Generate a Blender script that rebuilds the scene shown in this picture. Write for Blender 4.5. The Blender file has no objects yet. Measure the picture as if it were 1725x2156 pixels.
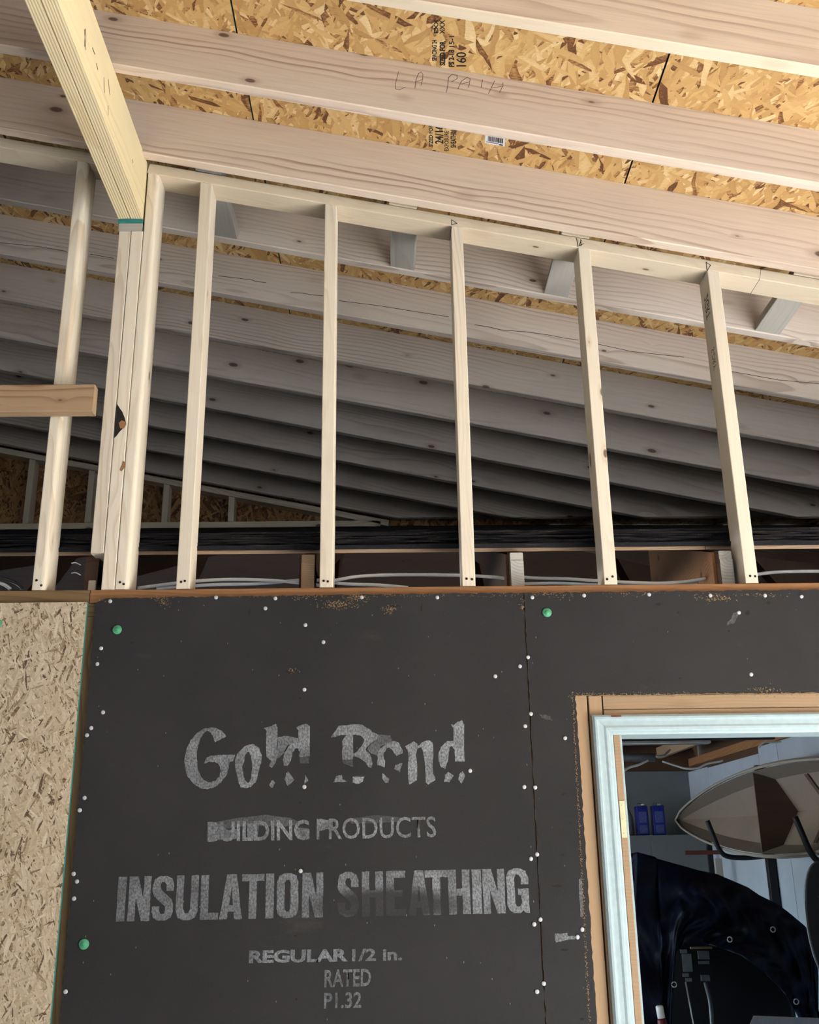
import bpy, bmesh, math, random
from mathutils import Vector, Matrix
from mathutils.geometry import tessellate_polygon
random.seed(7)
S = bpy.context.scene
COL = S.collection
PZ = 2.467                      # top of the lower wall's plate above the floor
# ------------------------------------------------------------------ camera
IW, IH, F = 1725.0, 2156.0, 2148.41
pit, yaw, rol = .3247, -.0207, .0151
CAMR = Matrix.Rotation(yaw, 3, 'Z') @ Matrix.Rotation(pit, 3, 'X') @ Matrix.Rotation(rol, 3, 'Y')   # x right, y forward, z up
CAMP = Vector((.6072, -2.8181, PZ - .725))
cam = bpy.data.cameras.new('camera'); camo = bpy.data.objects.new('camera', cam); COL.objects.link(camo)
cam.sensor_fit = 'HORIZONTAL'; cam.sensor_width = 36; cam.lens = 36 * F / IW; cam.clip_start = .05
m = CAMR.to_4x4(); B = Matrix(((1, 0, 0, 0), (0, 0, -1, 0), (0, 1, 0, 0), (0, 0, 0, 1)))
camo.matrix_world = Matrix.Translation(CAMP) @ m @ B
S.camera = camo
def at(u, v, y=0.0):            # photograph pixel -> point on the plane y
    d = CAMR @ Vector(((u - IW / 2) / F, 1, -(v - IH / 2) / F))
    return CAMP + d * ((y - CAMP.y) / d.y)
# ------------------------------------------------------------------ sky, sun, exposure
SUN_E, SKY_S = 112.0, 6.5
sun_dir = Vector((.80, -.25, .75)).normalized()
W = bpy.data.worlds.new('sky'); S.world = W; W.use_nodes = True
nt = W.node_tree; nt.nodes.clear()
o_ = nt.nodes.new('ShaderNodeOutputWorld'); bg = nt.nodes.new('ShaderNodeBackground'); sk = nt.nodes.new('ShaderNodeTexSky')
sk.sky_type = 'NISHITA'; sk.sun_disc = False
sk.sun_elevation = math.asin(sun_dir.z); sk.sun_rotation = math.atan2(sun_dir.x, sun_dir.y)
bg.inputs[1].default_value = SKY_S * .22
nt.links.new(sk.outputs[0], bg.inputs[0]); nt.links.new(bg.outputs[0], o_.inputs[0])
sl = bpy.data.lights.new('sun', 'SUN'); sl.energy = SUN_E; sl.angle = .009; sl.color = (1, .975, .93)
slo = bpy.data.objects.new('sun', sl); COL.objects.link(slo)
slo.rotation_euler = sun_dir.to_track_quat('Z', 'Y').to_euler()
vs = S.view_settings; vs.view_transform = 'Standard'; vs.look = 'None'; vs.gamma = 1; vs.use_curve_mapping = False
vs.exposure = -0.16
S.cycles.max_bounces = 5; S.cycles.diffuse_bounces = 3; S.cycles.glossy_bounces = 2; S.cycles.transmission_bounces = 2; S.cycles.caustics_reflective = False; S.cycles.caustics_refractive = False
# ------------------------------------------------------------------ object helpers
def link(name, me, mat=None, parent=None, mw=None, mats=None):
    o = bpy.data.objects.new(name, me); COL.objects.link(o)
    for mm in (mats or ([mat] if mat else [])): me.materials.append(mm)
    if parent is not None:
        o.parent = parent
        o.matrix_parent_inverse = Matrix.Identity(4)
        pm = WM[parent.name]
        if mw is None: mw = Matrix.Identity(4)
        o.matrix_basis = pm.inverted() @ mw; WM[o.name] = mw
    else:
        if mw is not None: o.matrix_basis = mw
        WM[o.name] = mw or Matrix.Identity(4)
    return o
WM = {}
def empty(name, loc=(0, 0, 0)):
    o = bpy.data.objects.new(name, None); COL.objects.link(o); o.empty_display_size = .05
    o.location = loc; WM[o.name] = Matrix.Translation(loc); return o
def tag(o, label, cat=None, group=None, kind=None):
    o['label'] = label
    if cat: o['category'] = cat
    if group: o['group'] = group
    if kind: o['kind'] = kind
    return o
def mesh(vs_, fs, name='m'):
    me = bpy.data.meshes.new(name); me.from_pydata([tuple(v) for v in vs_], [], fs); me.update(); return me
def rrect(t, w, r):             # chamfered/rounded cross-section (y,z), r = radii for corners (+y+z, -y+z, -y-z, +y-z)
    if not isinstance(r, (tuple, list)): r = (r,) * 4
    pts = []
    for (sy, sz, a0), rr in zip(((1, 1, 0), (-1, 1, 90), (-1, -1, 180), (1, -1, 270)), r):
        n = 2 if rr < .006 else 5
        cy, cz = sy * (t / 2 - rr), sz * (w / 2 - rr)
        for k in range(n + 1):
            a = math.radians(a0 + 90 * k / n); pts.append((cy + rr * math.cos(a), cz + rr * math.sin(a)))
    return pts
def prism(prof, x0, x1, c0=None, c1=None, seg=1, wob=0.0):
    n = len(prof); v = []; f = []
    for s in range(seg + 1):
        k = s / seg; dy = wob * math.sin(k * 5 + prof[0][0] * 90) if wob else 0
        for (y, z) in prof:
            a = x0 + (c0(y, z) if c0 else 0); b = x1 + (c1(y, z) if c1 else 0)
            v.append((a + (b - a) * k, y + dy, z))
    for s in range(seg):
        for i in range(n):
            j = (i + 1) % n; a = s * n
            f.append((a + i, a + j, a + n + j, a + n + i))
    f.append(tuple(range(n - 1, -1, -1))); f.append(tuple(range(seg * n, seg * n + n)))
    return mesh(v, f)
def frame(p0, p1, wdir):        # matrix with X along p0->p1, Z near wdir
    p0 = Vector(p0); p1 = Vector(p1); X = (p1 - p0).normalized()
    Y = Vector(wdir).cross(X).normalized(); Z = X.cross(Y)
    mm = Matrix((X, Y, Z)).transposed().to_4x4(); mm.translation = p0; return mm, (p1 - p0).length
def lumber(name, p0, p1, t, w, wdir, mat, parent=None, r=.0025, c0=None, c1=None, mats=None, seg=1, wob=0):
    mw, L = frame(p0, p1, wdir)
    return link(name, prism(rrect(t, w, r), 0, L, c0, c1, seg, wob), mat, parent, mw, mats)
def boxmesh(lo, hi, bev=0.0):
    bm = bmesh.new(); bmesh.ops.create_cube(bm, size=1)
    for v in bm.verts:
        for i in range(3): v.co[i] = lo[i] + (v.co[i] + .5) * (hi[i] - lo[i])
    if bev: bmesh.ops.bevel(bm, geom=bm.edges[:], offset=bev, segments=2, affect='EDGES', profile=.5)
    me = bpy.data.meshes.new('b'); bm.to_mesh(me); bm.free(); return me
def box(name, lo, hi, mat, parent=None, bev=0.0, mats=None):
    c = Vector([(lo[i] + hi[i]) / 2 for i in range(3)]); lo2 = Vector(lo) - c; hi2 = Vector(hi) - c
    return link(name, boxmesh(lo2, hi2, bev), mat, parent, Matrix.Translation(c), mats)
def tubemesh(pts, r, n=8, closed=False, r2=None):
    P = [Vector(p) for p in pts]; v = []; f = []; up = Vector((0.13, .07, 1)).normalized(); N = len(P)
    for i, p in enumerate(P):
        a = P[i - 1] if (i or closed) else P[0]; b = P[(i + 1) % N] if (i < N - 1 or closed) else P[-1]
        T = (b - a).normalized(); s = T.cross(up)
        if s.length < 1e-3: s = T.cross(Vector((1, 0, 0)))
        s.normalize(); q = s.cross(T); rr = r if r2 is None else r + (r2 - r) * i / (N - 1)
        for k in range(n):
            an = 2 * math.pi * k / n; v.append(p + (s * math.cos(an) + q * math.sin(an)) * rr)
    for i in range(N if closed else N - 1):
        j = (i + 1) % N
        for k in range(n): f.append((i * n + k, i * n + (k + 1) % n, j * n + (k + 1) % n, j * n + k))
    if not closed: f.append(tuple(range(n - 1, -1, -1))); f.append(tuple(range((N - 1) * n, N * n)))
    me = mesh(v, f)
    for p in me.polygons: p.use_smooth = True
    return me
def smooth_path(pts, k=6):
    P = [Vector(p) for p in pts]; out = []
    for i in range(len(P) - 1):
        a = P[max(i - 1, 0)]; b = P[i]; c = P[i + 1]; d = P[min(i + 2, len(P) - 1)]
        for s in range(k):
            t = s / k
            out.append(.5 * ((2 * b) + (c - a) * t + (2 * a - 5 * b + 4 * c - d) * t * t + (3 * b - a - 3 * c + d) * t ** 3))
    out.append(P[-1]); return out
def tube(name, pts, r, mat, parent=None, n=8, k=6, closed=False):
    return link(name, tubemesh(smooth_path(pts, k) if k else pts, r, n, closed), mat, parent)
def slab(loops, y0, y1, ax=1):  # polygon loops in (x,z), extruded along y
    flat = [Vector((p[0], p[1], 0)) for l in loops for p in l]
    tris = tessellate_polygon([[Vector((p[0], p[1], 0)) for p in l] for l in loops])
    n = len(flat); v = [(p.x, y0, p.y) for p in flat] + [(p.x, y1, p.y) for p in flat]
    f = []
    for t in tris:
        a, b, c = (flat[i] for i in t)
        ccw = (b.x - a.x) * (c.y - a.y) - (b.y - a.y) * (c.x - a.x) > 0
        t = t if ccw else t[::-1]
        f.append(tuple(t)); f.append(tuple(i + n for i in t[::-1]))
    k = 0
    for l in loops:
        for i in range(len(l)):
            j = (i + 1) % len(l); f.append((k + i, k + i + n, k + j + n, k + j))
        k += len(l)
    me = mesh(v, f); bm = bmesh.new(); bm.from_mesh(me); bmesh.ops.recalc_face_normals(bm, faces=bm.faces[:]); bm.to_mesh(me); bm.free()
    return me
def lathe(prof, n=20):
    v = []; f = []
    for (r, z) in prof:
        for k in range(n): a = 2 * math.pi * k / n; v.append((r * math.cos(a), r * math.sin(a), z))
    for i in range(len(prof) - 1):
        for k in range(n): f.append((i * n + k, i * n + (k + 1) % n, (i + 1) * n + (k + 1) % n, (i + 1) * n + k))
    f.append(tuple(range(n - 1, -1, -1))); f.append(tuple(range((len(prof) - 1) * n, len(prof) * n)))
    me = mesh(v, f)
    for p in me.polygons: p.use_smooth = len(p.vertices) == 4
    return me
# ------------------------------------------------------------------ material helpers
class NT:
    def __init__(s, name, rough=.7, spec=.3):
        s.m = bpy.data.materials.new(name); s.m.use_nodes = True; s.t = s.m.node_tree; s.n = s.t.nodes
        s.b = s.n['Principled BSDF']; s.b.inputs['Roughness'].default_value = rough
        s.b.inputs['Specular IOR Level'].default_value = spec
    def new(s, typ, ins=None, **kw):
        n = s.n.new(typ)
        for k, v in kw.items(): setattr(n, k, v)
        for k, v in (ins or {}).items():
            if hasattr(v, 'links'): s.t.links.new(v, n.inputs[k])
            else: n.inputs[k].default_value = v
        return n
    def math(s, op, a, b=0.0, c=0.0, clamp=False):
        n = s.n.new('ShaderNodeMath'); n.operation = op; n.use_clamp = clamp
        for i, v in enumerate((a, b, c)):
            if hasattr(v, 'links'): s.t.links.new(v, n.inputs[i])
            else: n.inputs[i].default_value = v
        return n.outputs[0]
    def vmath(s, op, a, b=None, scale=None):
        n = s.n.new('ShaderNodeVectorMath'); n.operation = op
        for i, v in enumerate((a, b)):
            if v is None: continue
            if hasattr(v, 'links'): s.t.links.new(v, n.inputs[i])
            else: n.inputs[i].default_value = v
        if scale is not None:
            if hasattr(scale, 'links'): s.t.links.new(scale, n.inputs[3])
            else: n.inputs[3].default_value = scale
        return n.outputs[1] if op in ('LENGTH', 'DISTANCE', 'DOT_PRODUCT') else n.outputs[0]
    def mix(s, fac, a, b, typ='MIX'):
        n = s.n.new('ShaderNodeMix'); n.data_type = 'RGBA'; n.blend_type = typ
        for i, v in ((0, fac), (6, a), (7, b)):
            if hasattr(v, 'links'): s.t.links.new(v, n.inputs[i])
            elif i == 0: n.inputs[0].default_value = v
            else: n.inputs[i].default_value = (*v, 1)
        return n.outputs[2]
    def ramp(s, fac, stops, interp='LINEAR'):
        n = s.n.new('ShaderNodeValToRGB'); s.t.links.new(fac, n.inputs[0]); e = n.color_ramp.elements; n.color_ramp.interpolation = interp
        while len(e) < len(stops): e.new(.5)
        for el, (p, c) in zip(e, stops): el.position = p; el.color = (*c, 1) if isinstance(c, (tuple, list)) else (c, c, c, 1)
        return n.outputs[0]
    def sstep(s, x, a, b):
        n = s.n.new('ShaderNodeMapRange'); n.interpolation_type = 'SMOOTHSTEP'
        s.t.links.new(x, n.inputs[0]); n.inputs[1].default_value = a; n.inputs[2].default_value = b; return n.outputs[0]
    def noise(s, vec, scale, detail=3, rough=.55, out=0):
        n = s.new('ShaderNodeTexNoise', {'Vector': vec, 'Scale': scale, 'Detail': detail, 'Roughness': rough}); return n.outputs[out]
    def vor(s, vec, scale, dim='3D', feat='F1', rnd=1.0):
        n = s.n.new('ShaderNodeTexVoronoi'); n.voronoi_dimensions = dim; n.feature = feat
        s.t.links.new(vec, n.inputs['Vector']); n.inputs['Scale'].default_value = scale; n.inputs['Randomness'].default_value = rnd; return n
    def col(s, c):
        if hasattr(c, 'links'): s.t.links.new(c, s.b.inputs['Base Color'])
        else: s.b.inputs['Base Color'].default_value = (*c, 1)
        return s
    def bump(s, h, strength=.3, dist=.002):
        n = s.new('ShaderNodeBump', {'Height': h, 'Strength': strength, 'Distance': dist}); s.t.links.new(n.outputs[0], s.b.inputs['Normal'])
    def obj(s):
        return s.n.new('ShaderNodeTexCoord').outputs['Object']
def plain(name, c, rough=.6, spec=.3, metal=0.0, var=.12, scale=25):
    q = NT(name, rough, spec); q.b.inputs['Metallic'].default_value = metal
    k = q.noise(q.obj(), scale, 4)
    q.col(q.mix(q.sstep(k, .3, .75), tuple(x * (1 - var) for x in c), tuple(min(1, x * (1 + var)) for x in c))); return q.m
def wood(name, base, late, rings=95.0, amt=.5, knot=(.10, .052, .03), stain=None, grey=0.0, knots=1.0, lam=None):
    q = NT(name, .72, .25); ob = q.obj()
    rnd = q.n.new('ShaderNodeObjectInfo').outputs['Random']
    off = q.vmath('SCALE', (31.7, 17.3, 23.9), scale=rnd)
    P = q.vmath('ADD', ob, off)
    low = q.noise(q.vmath('MULTIPLY', P, (1.7, 5, 5)), 1.0, 2, .5, 1)
    D = q.vmath('SCALE', q.vmath('SUBTRACT', low, (.5, .5, .5)), scale=.075)
    rc = q.vmath('MULTIPLY', q.vmath('ADD', ob, D), (.035, 1, 1))
    cen = q.new('ShaderNodeCombineXYZ', {0: 0.0, 1: q.math('MULTIPLY_ADD', rnd, .07, -.055), 2: q.math('MULTIPLY_ADD', q.math('FRACT', q.math('MULTIPLY', rnd, 7.31)), .22, -.11)}).outputs[0]
    kv = q.vor(q.vmath('MULTIPLY', P, (4.6, 10.5, 10.5)), 1.0)
    kd = kv.outputs['Distance']
    r = q.vmath('LENGTH', q.vmath('SUBTRACT', rc, cen))
    r = q.math('ADD', r, q.math('MULTIPLY', q.math('EXPONENT', q.math('MULTIPLY', kd, -7.0)), .018))
    fr = q.math('FRACT', q.math('MULTIPLY', r, rings))
    line = q.math('MULTIPLY', q.sstep(fr, .45, .93), q.math('SUBTRACT', 1, q.sstep(fr, .93, 1.0)))
    vary = q.sstep(q.noise(q.vmath('MULTIPLY', P, (.5, 9, 9)), 1.0, 2), .35, .7)
    fine = q.noise(q.vmath('MULTIPLY', P, (6, 260, 260)), 1.0, 3)
    mot = q.noise(q.vmath('MULTIPLY', P, (1.5, 7, 7)), 1.0, 3)
    c = q.mix(q.math('MULTIPLY', q.math('MULTIPLY', line, vary), amt), base, late)
    c = q.mix(q.math('MULTIPLY', q.sstep(fine, .35, .75), .16), c, late)
    c = q.mix(q.math('MULTIPLY', q.sstep(mot, .4, .75), .30), c, tuple(x * .84 for x in base) if stain is None else stain)
    if lam:
        sp = q.n.new('ShaderNodeSeparateXYZ'); q.t.links.new(ob, sp.inputs[0])
        wv = q.math('ADD', q.math('MULTIPLY', sp.outputs[1], 1 / .0075), q.math('MULTIPLY', q.noise(q.vmath('MULTIPLY', P, (2, 30, 0)), 1, 2), 1.1))
        st = q.sstep(q.math('ABSOLUTE', q.math('SUBTRACT', q.math('FRACT', wv), .5)), .18, .44)
        side = q.sstep(q.math('ABSOLUTE', sp.outputs[1]), .0192, .0196)
        c = q.mix(q.math('MULTIPLY', q.math('MULTIPLY', st, q.math('SUBTRACT', 1, side)), .75), c, lam)
    cell = kv.outputs['Color']; sc = q.n.new('ShaderNodeSeparateColor'); q.t.links.new(cell, sc.inputs[0])
    on = q.math('GREATER_THAN', sc.outputs[0], 1 - .85 * knots)
    kr = q.math('MULTIPLY_ADD', sc.outputs[1], .075, .05)
    kin = q.math('MULTIPLY', on, q.math('SUBTRACT', 1, q.sstep(q.math('DIVIDE', kd, kr), .75, 1.15)))
    halo = q.math('MULTIPLY', on, q.math('SUBTRACT', 1, q.sstep(q.math('DIVIDE', kd, kr), 1.0, 2.6)))
    c = q.mix(q.math('MULTIPLY', halo, .35), c, late); c = q.mix(q.math('MULTIPLY', kin, .85), c, knot)
    val = q.math('MULTIPLY_ADD', q.math('FRACT', q.math('MULTIPLY', rnd, 3.77)), .16, .92)
    c = q.mix(1.0, c, q.new('ShaderNodeCombineColor', {0: val, 1: val, 2: val}).outputs[0], 'MULTIPLY')
    q.col(c); q.bump(fine, .2, .001); return q.m
def osb(name, stops, ln=.085, wd=.015, dist=.012, stamp=None):
    q = NT(name, .62, .35); ob = q.obj(); rnd = q.n.new('ShaderNodeObjectInfo').outputs['Random']
    P = q.vmath('ADD', ob, q.vmath('SCALE', (9.7, 5.3, 0), scale=rnd))
    wob = q.vmath('SCALE', q.vmath('SUBTRACT', q.noise(P, 9, 2, .5, 1), (.5, .5, .5)), scale=dist * 2)
    P = q.vmath('ADD', P, wob)
    val = None
    for i, (ang, sx, sy) in enumerate(((100, 1, 1), (62, 1, 1.2), (20, .95, 1), (138, .9, 1.1), (78, 1.2, 1.5), (118, .5, .55))):
        mp = q.new('ShaderNodeMapping', {'Vector': P, 'Location': (i * 3.1, i * 1.7, 0), 'Rotation': (0, 0, math.radians(ang)), 'Scale': (ln * sx, wd * sy, 1)}, vector_type='TEXTURE')
        vo = q.vor(mp.outputs[0], 1.0, '2D')
        sc = q.n.new('ShaderNodeSeparateColor'); q.t.links.new(vo.outputs['Color'], sc.inputs[0])
        v = q.math('ADD', q.math('MULTIPLY', sc.outputs[0], .86), q.math('MULTIPLY', vo.outputs['Distance'], -.10))
        p = sc.outputs[1]
        if val is None: val, pri = v, p
        else:
            g = q.math('GREATER_THAN', p, pri)
            mx = q.n.new('ShaderNodeMix'); q.t.links.new(g, mx.inputs[0]); q.t.links.new(val, mx.inputs[2]); q.t.links.new(v, mx.inputs[3]); val = mx.outputs[0]
            pri = q.math('MAXIMUM', p, pri)
    val = q.math('ADD', val, q.math('MULTIPLY_ADD', q.noise(q.vmath('MULTIPLY', ob, (70, 260, 1)), 1.0, 2), .3, -.13))
    c = q.ramp(val, stops); q.col(c); q.bump(q.noise(ob, 110, 1), .3, .002); return q.m
M = {}
M['stud'] = wood('pale_spruce', (.74, .665, .54), (.50, .35, .22), 100, .6)
M['rafter'] = wood('planed_fir', (.72, .595, .485), (.30, .17, .115), 46, 1.0, stain=(.58, .465, .38))
M['rafter_back'] = wood('weathered_fir', (.69, .61, .54), (.33, .24, .18), 60, .7, stain=(.52, .455, .40))  # greyer than the front rafters' fir, used behind the stud wall
M['plate'] = wood('plate_spruce', (.73, .62, .47), (.54, .38, .23), 110, .3)
M['block'] = wood('grey_block', (.46, .44, .40), (.27, .23, .18), 90, .5)
M['brace'] = wood('brace_fir', (.44, .30, .18), (.20, .10, .05), 55, .95, stain=(.33, .21, .12))
M['lvl'] = wood('laminated_veneer', (.80, .68, .42), (.54, .37, .16), 60, .35, knots=.25, lam=(.36, .27, .17))
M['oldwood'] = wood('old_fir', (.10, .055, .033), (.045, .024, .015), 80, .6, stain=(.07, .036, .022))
M['oldplate'] = wood('old_plate', (.34, .17, .075), (.17, .075, .03), 90, .6, stain=(.24, .115, .05))
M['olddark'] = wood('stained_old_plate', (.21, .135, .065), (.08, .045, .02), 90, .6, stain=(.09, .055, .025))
M['jamb'] = wood('raw_door_pine', (.37, .255, .155), (.24, .145, .08), 110, .4, knots=.6)
M['cut_tan'] = wood('cut_end_tan', (.40, .27, .17), (.22, .13, .08), 160, .7, knots=0)
M['cut_white'] = wood('painted_cut_end', (.52, .50, .44), (.20, .30, .36), 110, .7, knots=0)
OSTOP = [(0, (.12, .048, .02)), (.06, (.27, .125, .045)), (.11, (.43, .245, .09)), (.40, (.53, .325, .125)), (.68, (.60, .39, .165)), (.86, (.73, .55, .30)), (1, (.84, .69, .44))]
M['osb'] = osb('osb_gold', OSTOP)
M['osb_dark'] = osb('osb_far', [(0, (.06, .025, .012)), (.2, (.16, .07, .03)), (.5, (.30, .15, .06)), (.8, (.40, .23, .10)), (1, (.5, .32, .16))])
M['osb_wall'] = osb('osb_weathered', [(0, (.10, .065, .04)), (.07, (.27, .19, .11)), (.18, (.42, .335, .225)), (.5, (.51, .42, .30)), (.75, (.57, .48, .355)), (.9, (.68, .60, .47)), (1, (.80, .74, .62))], .032, .0048, .008)
M['teal'] = plain('teal_edge_paint', (.03, .22, .21), .7)
M['green_edge'] = plain('green_edge_paint', (.012, .10, .085), .7)
M['wrap'] = plain('grey_house_wrap', (.27, .30, .34), .8)  # dull grey for the added light-shaping walls, keeps their bounce low
M['felt'] = plain('roof_felt', (.02, .02, .02), .9)
# dark fibreboard
def fibre(name, c1, c2, spk):
    q = NT(name, .82, .25); ob = q.obj()
    n1 = q.noise(ob, 1.8, 4); n2 = q.noise(q.vmath('MULTIPLY', ob, (300, 1, 130)), 1.0, 3, .6); n3 = q.noise(q.vmath('MULTIPLY', ob, (420, 1, 420)), 1, 2)
    c = q.mix(q.sstep(n1, .3, .7), c1, c2)
    c = q.mix(q.math('MULTIPLY', q.sstep(n3, .55, .8), .35), c, tuple(x * 2.2 for x in c2))
    c = q.mix(q.math('MULTIPLY', q.sstep(n2, .66, .82), .5), c, spk)
    v = q.vor(q.vmath('MULTIPLY', ob, (70, 1, 34)), 1.0); sc = q.n.new('ShaderNodeSeparateColor'); q.t.links.new(v.outputs['Color'], sc.inputs[0])
    sp = q.math('MULTIPLY', q.math('GREATER_THAN', sc.outputs[0], .86), q.math('SUBTRACT', 1, q.sstep(v.outputs['Distance'], .05, .11)))
    c = q.mix(q.math('MULTIPLY', sp, .55), c, (.30, .28, .25))
    scuff = q.sstep(q.noise(q.vmath('MULTIPLY', ob, (2.5, 1, 5)), 1.6, 5, .65), .62, .78)
    c = q.mix(q.math('MULTIPLY', scuff, .22), c, (.11, .10, .09))
    q.col(c); q.bump(q.math('ADD', n2, n3), .4, .0015); return q
M['fibre'] = fibre('asphalt_fibreboard', (.022, .0218, .0235), (.030, .0295, .031), (.10, .098, .095)).m
M['tan_fibre'] = plain('torn_tan_fibre', (.33, .225, .115), .95, .1, var=.45, scale=160)
def paint_print():
    q = NT('worn_white_print', .75, .3); ob = q.obj()
    n1 = q.noise(ob, 14, 4, .6); n3 = q.noise(q.vmath('MULTIPLY', ob, (230, 1, 150)), 1, 3, .65)
    a = q.n.new('ShaderNodeAttribute'); a.attribute_name = 'ink'
    d = q.vmath('LENGTH', q.vmath('MULTIPLY', q.vmath('SUBTRACT', ob, WEAR), (4.6, 1, 21)))
    worn = q.math('SUBTRACT', 1, q.math('MULTIPLY', q.math('SUBTRACT', 1, q.sstep(d, .55, 1.15)), .93))
    k = q.math('MULTIPLY', q.math('MULTIPLY', q.math('MULTIPLY_ADD', q.sstep(n1, .3, .72), .5, .5), q.math('MULTIPLY_ADD', q.sstep(n3, .33, .66), .72, .28)), q.math('MULTIPLY', worn, a.outputs['Fac']))
    q.col(q.mix(k, (.026, .0257, .027), (.36, .385, .415))); return q.m
WEAR = (at(815, 1905).x, -.0129, at(815, 1905).z)
M['print'] = paint_print()
M['white'] = plain('white_trim_paint', (.35, .45, .48), .45, .4, var=.05, scale=60)
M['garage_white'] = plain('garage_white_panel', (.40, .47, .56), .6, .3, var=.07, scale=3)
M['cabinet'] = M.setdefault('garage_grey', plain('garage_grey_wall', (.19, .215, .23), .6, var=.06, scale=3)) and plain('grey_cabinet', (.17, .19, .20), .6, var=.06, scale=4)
M['nail'] = plain('galvanised_nail', (.55, .57, .60), .4, .5, .3, .1)
M['cap'] = plain('green_plastic_cap', (.07, .33, .17), .35, .5, var=.08)
M['cable'] = plain('white_cable', (.78, .78, .76), .5, var=.05)
M['cable_dark'] = plain('dark_cable', (.03, .03, .035), .4)
M['black'] = plain('black_metal', (.012, .012, .016), .5)
M['blackmat'] = plain('black_plastic', (.010, .010, .013), .55)
M['greymetal'] = plain('grey_metal', (.16, .18, .20), .45, .5, .4)
M['rust'] = plain('rust_red_metal', (.13, .035, .025), .6)
M['blue_can'] = plain('blue_can_paint', (.01, .02, .26), .35, .5, var=.1)
M['can_print'] = plain('can_label_print', (.09, .12, .34), .5, var=.3, scale=90)
M['cream'] = plain('cream_hinge', (.60, .58, .36), .4, .5)
M['concrete'] = plain('pale_concrete', (.58, .58, .57), .9, .2, var=.1, scale=2)
M['ink'] = plain('black_ink', (.016, .013, .011), .8)
M['pencil'] = plain('pencil_line', (.12, .085, .07), .8)
M['label'] = plain('white_paper_label', (.72, .74, .78), .6, var=.03)
M['tan_ply'] = wood('marine_plywood', (.25, .21, .175), (.17, .135, .105), 30, .35, knots=.1)
M['gunwale'] = wood('pale_gunwale', (.36, .33, .28), (.26, .22, .17), 60, .4, knots=.2)
M['ply_dark'] = wood('brown_plywood', (.10, .07, .055), (.07, .045, .035), 30, .4, knots=.1)
M['bottle'] = plain('cloudy_bottle', (.22, .23, .22), .3, .5)
M['red'] = plain('dark_red_plastic', (.13, .012, .015), .45)
def mk_tarp():
    q = NT('navy_tarp', .5, .22); ob = q.obj()
    q.col(q.mix(q.sstep(q.noise(ob, 7, 4), .35, .7), (.002, .003, .010), (.005, .010, .034)))
    q.bump(q.noise(q.vmath('MULTIPLY', ob, (1, 1, .6)), 13, 3), .6, .02); return q.m
M['tarp'] = mk_tarp()
def mk_shingle():
    q = NT('black_shingle', .85, .3); ob = q.obj()
    n = q.noise(q.vmath('MULTIPLY', ob, (2.2, 60, 260)), 1.5, 4, .6); g = q.noise(ob, 300, 2)
    c = q.mix(q.sstep(g, .4, .75), (.004, .004, .006), (.015, .015, .019))
    c = q.mix(q.math('MULTIPLY', q.sstep(n, .635, .70), .7), c, (.24, .18, .10)); q.col(c); q.bump(g, .6, .003); return q.m
M['shingle'] = mk_shingle()
def mk_diamond():
    q = NT('diamond_plate', .3, .5); q.b.inputs['Metallic'].default_value = .1; ob = q.obj()
    v = q.vor(q.vmath('MULTIPLY', ob, (60, 34, 1)), 1.0, '2D', rnd=.15)
    h = q.math('SUBTRACT', 1, q.sstep(v.outputs['Distance'], .2, .38))
    q.col((.72, .77, .85)); q.bump(h, 1.0, .004); return q.m
M['diamond'] = mk_diamond()
SL = .207; TH = math.atan(SL); CT, ST = math.cos(TH), math.sin(TH)
ZR = PZ + 1.4045; DZ = .1826                    # rafter bottom height at x=0, rafter depth (measured plumb)
RS = .34
def zroof(y): return 2.607 + RS * (y - .095)   # surface of the old garage roof
LEFT, RIGHT, FRONT, BACK = -3.0, 4.4, -4.6, 3.40
# ------------------------------------------------------------------ floor and big shell
fl = box('floor', (-16, -18, -.2), (18, 10, 0), M['concrete']); tag(fl, 'pale concrete ground under the roof and outside', kind='structure')
# ceiling: the new roof's deck of OSB sheets
ceil = empty('ceiling', (0, 0, ZR + DZ)); tag(ceil, 'gold OSB roof deck seen from below between the rafters', kind='structure')
DM = Matrix(((CT, 0, ST, 0), (0, 1, 0, 0), (-ST, 0, CT, ZR + DZ), (0, 0, 0, 1)))
def clip(poly, f):
    out = []
    for i, p in enumerate(poly):
        q = poly[(i + 1) % len(poly)]; a, b = f(p), f(q)
        if a >= 0: out.append(p)
        if a * b < 0: t = a / (a - b); out.append((p[0] + (q[0] - p[0]) * t, p[1] + (q[1] - p[1]) * t))
    return out
def above_old(p): return ZR + DZ - SL * p[0] - (zroof(max(p[1], .0)) + .012) if p[1] > 0 else 1.0
def above_lin(p): return ZR + DZ - SL * p[0] - (zroof(p[1]) + .012)
def plate_mesh(poly, z0, z1):
    n = len(poly); v = [(p[0] / CT, p[1], z0) for p in poly] + [(p[0] / CT, p[1], z1) for p in poly]
    f = [tuple(range(n - 1, -1, -1)), tuple(range(n, 2 * n))] + [(i, (i + 1) % n, n + (i + 1) % n, n + i) for i in range(n)]
    me = mesh(v, f)
    bm = bmesh.new(); bm.from_mesh(me); bmesh.ops.recalc_face_normals(bm, faces=bm.faces[:]); bm.to_mesh(me); bm.free()
    return me
step = 1.2192 * CT; rows = (FRONT, -.827, 1.611, BACK)
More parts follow.
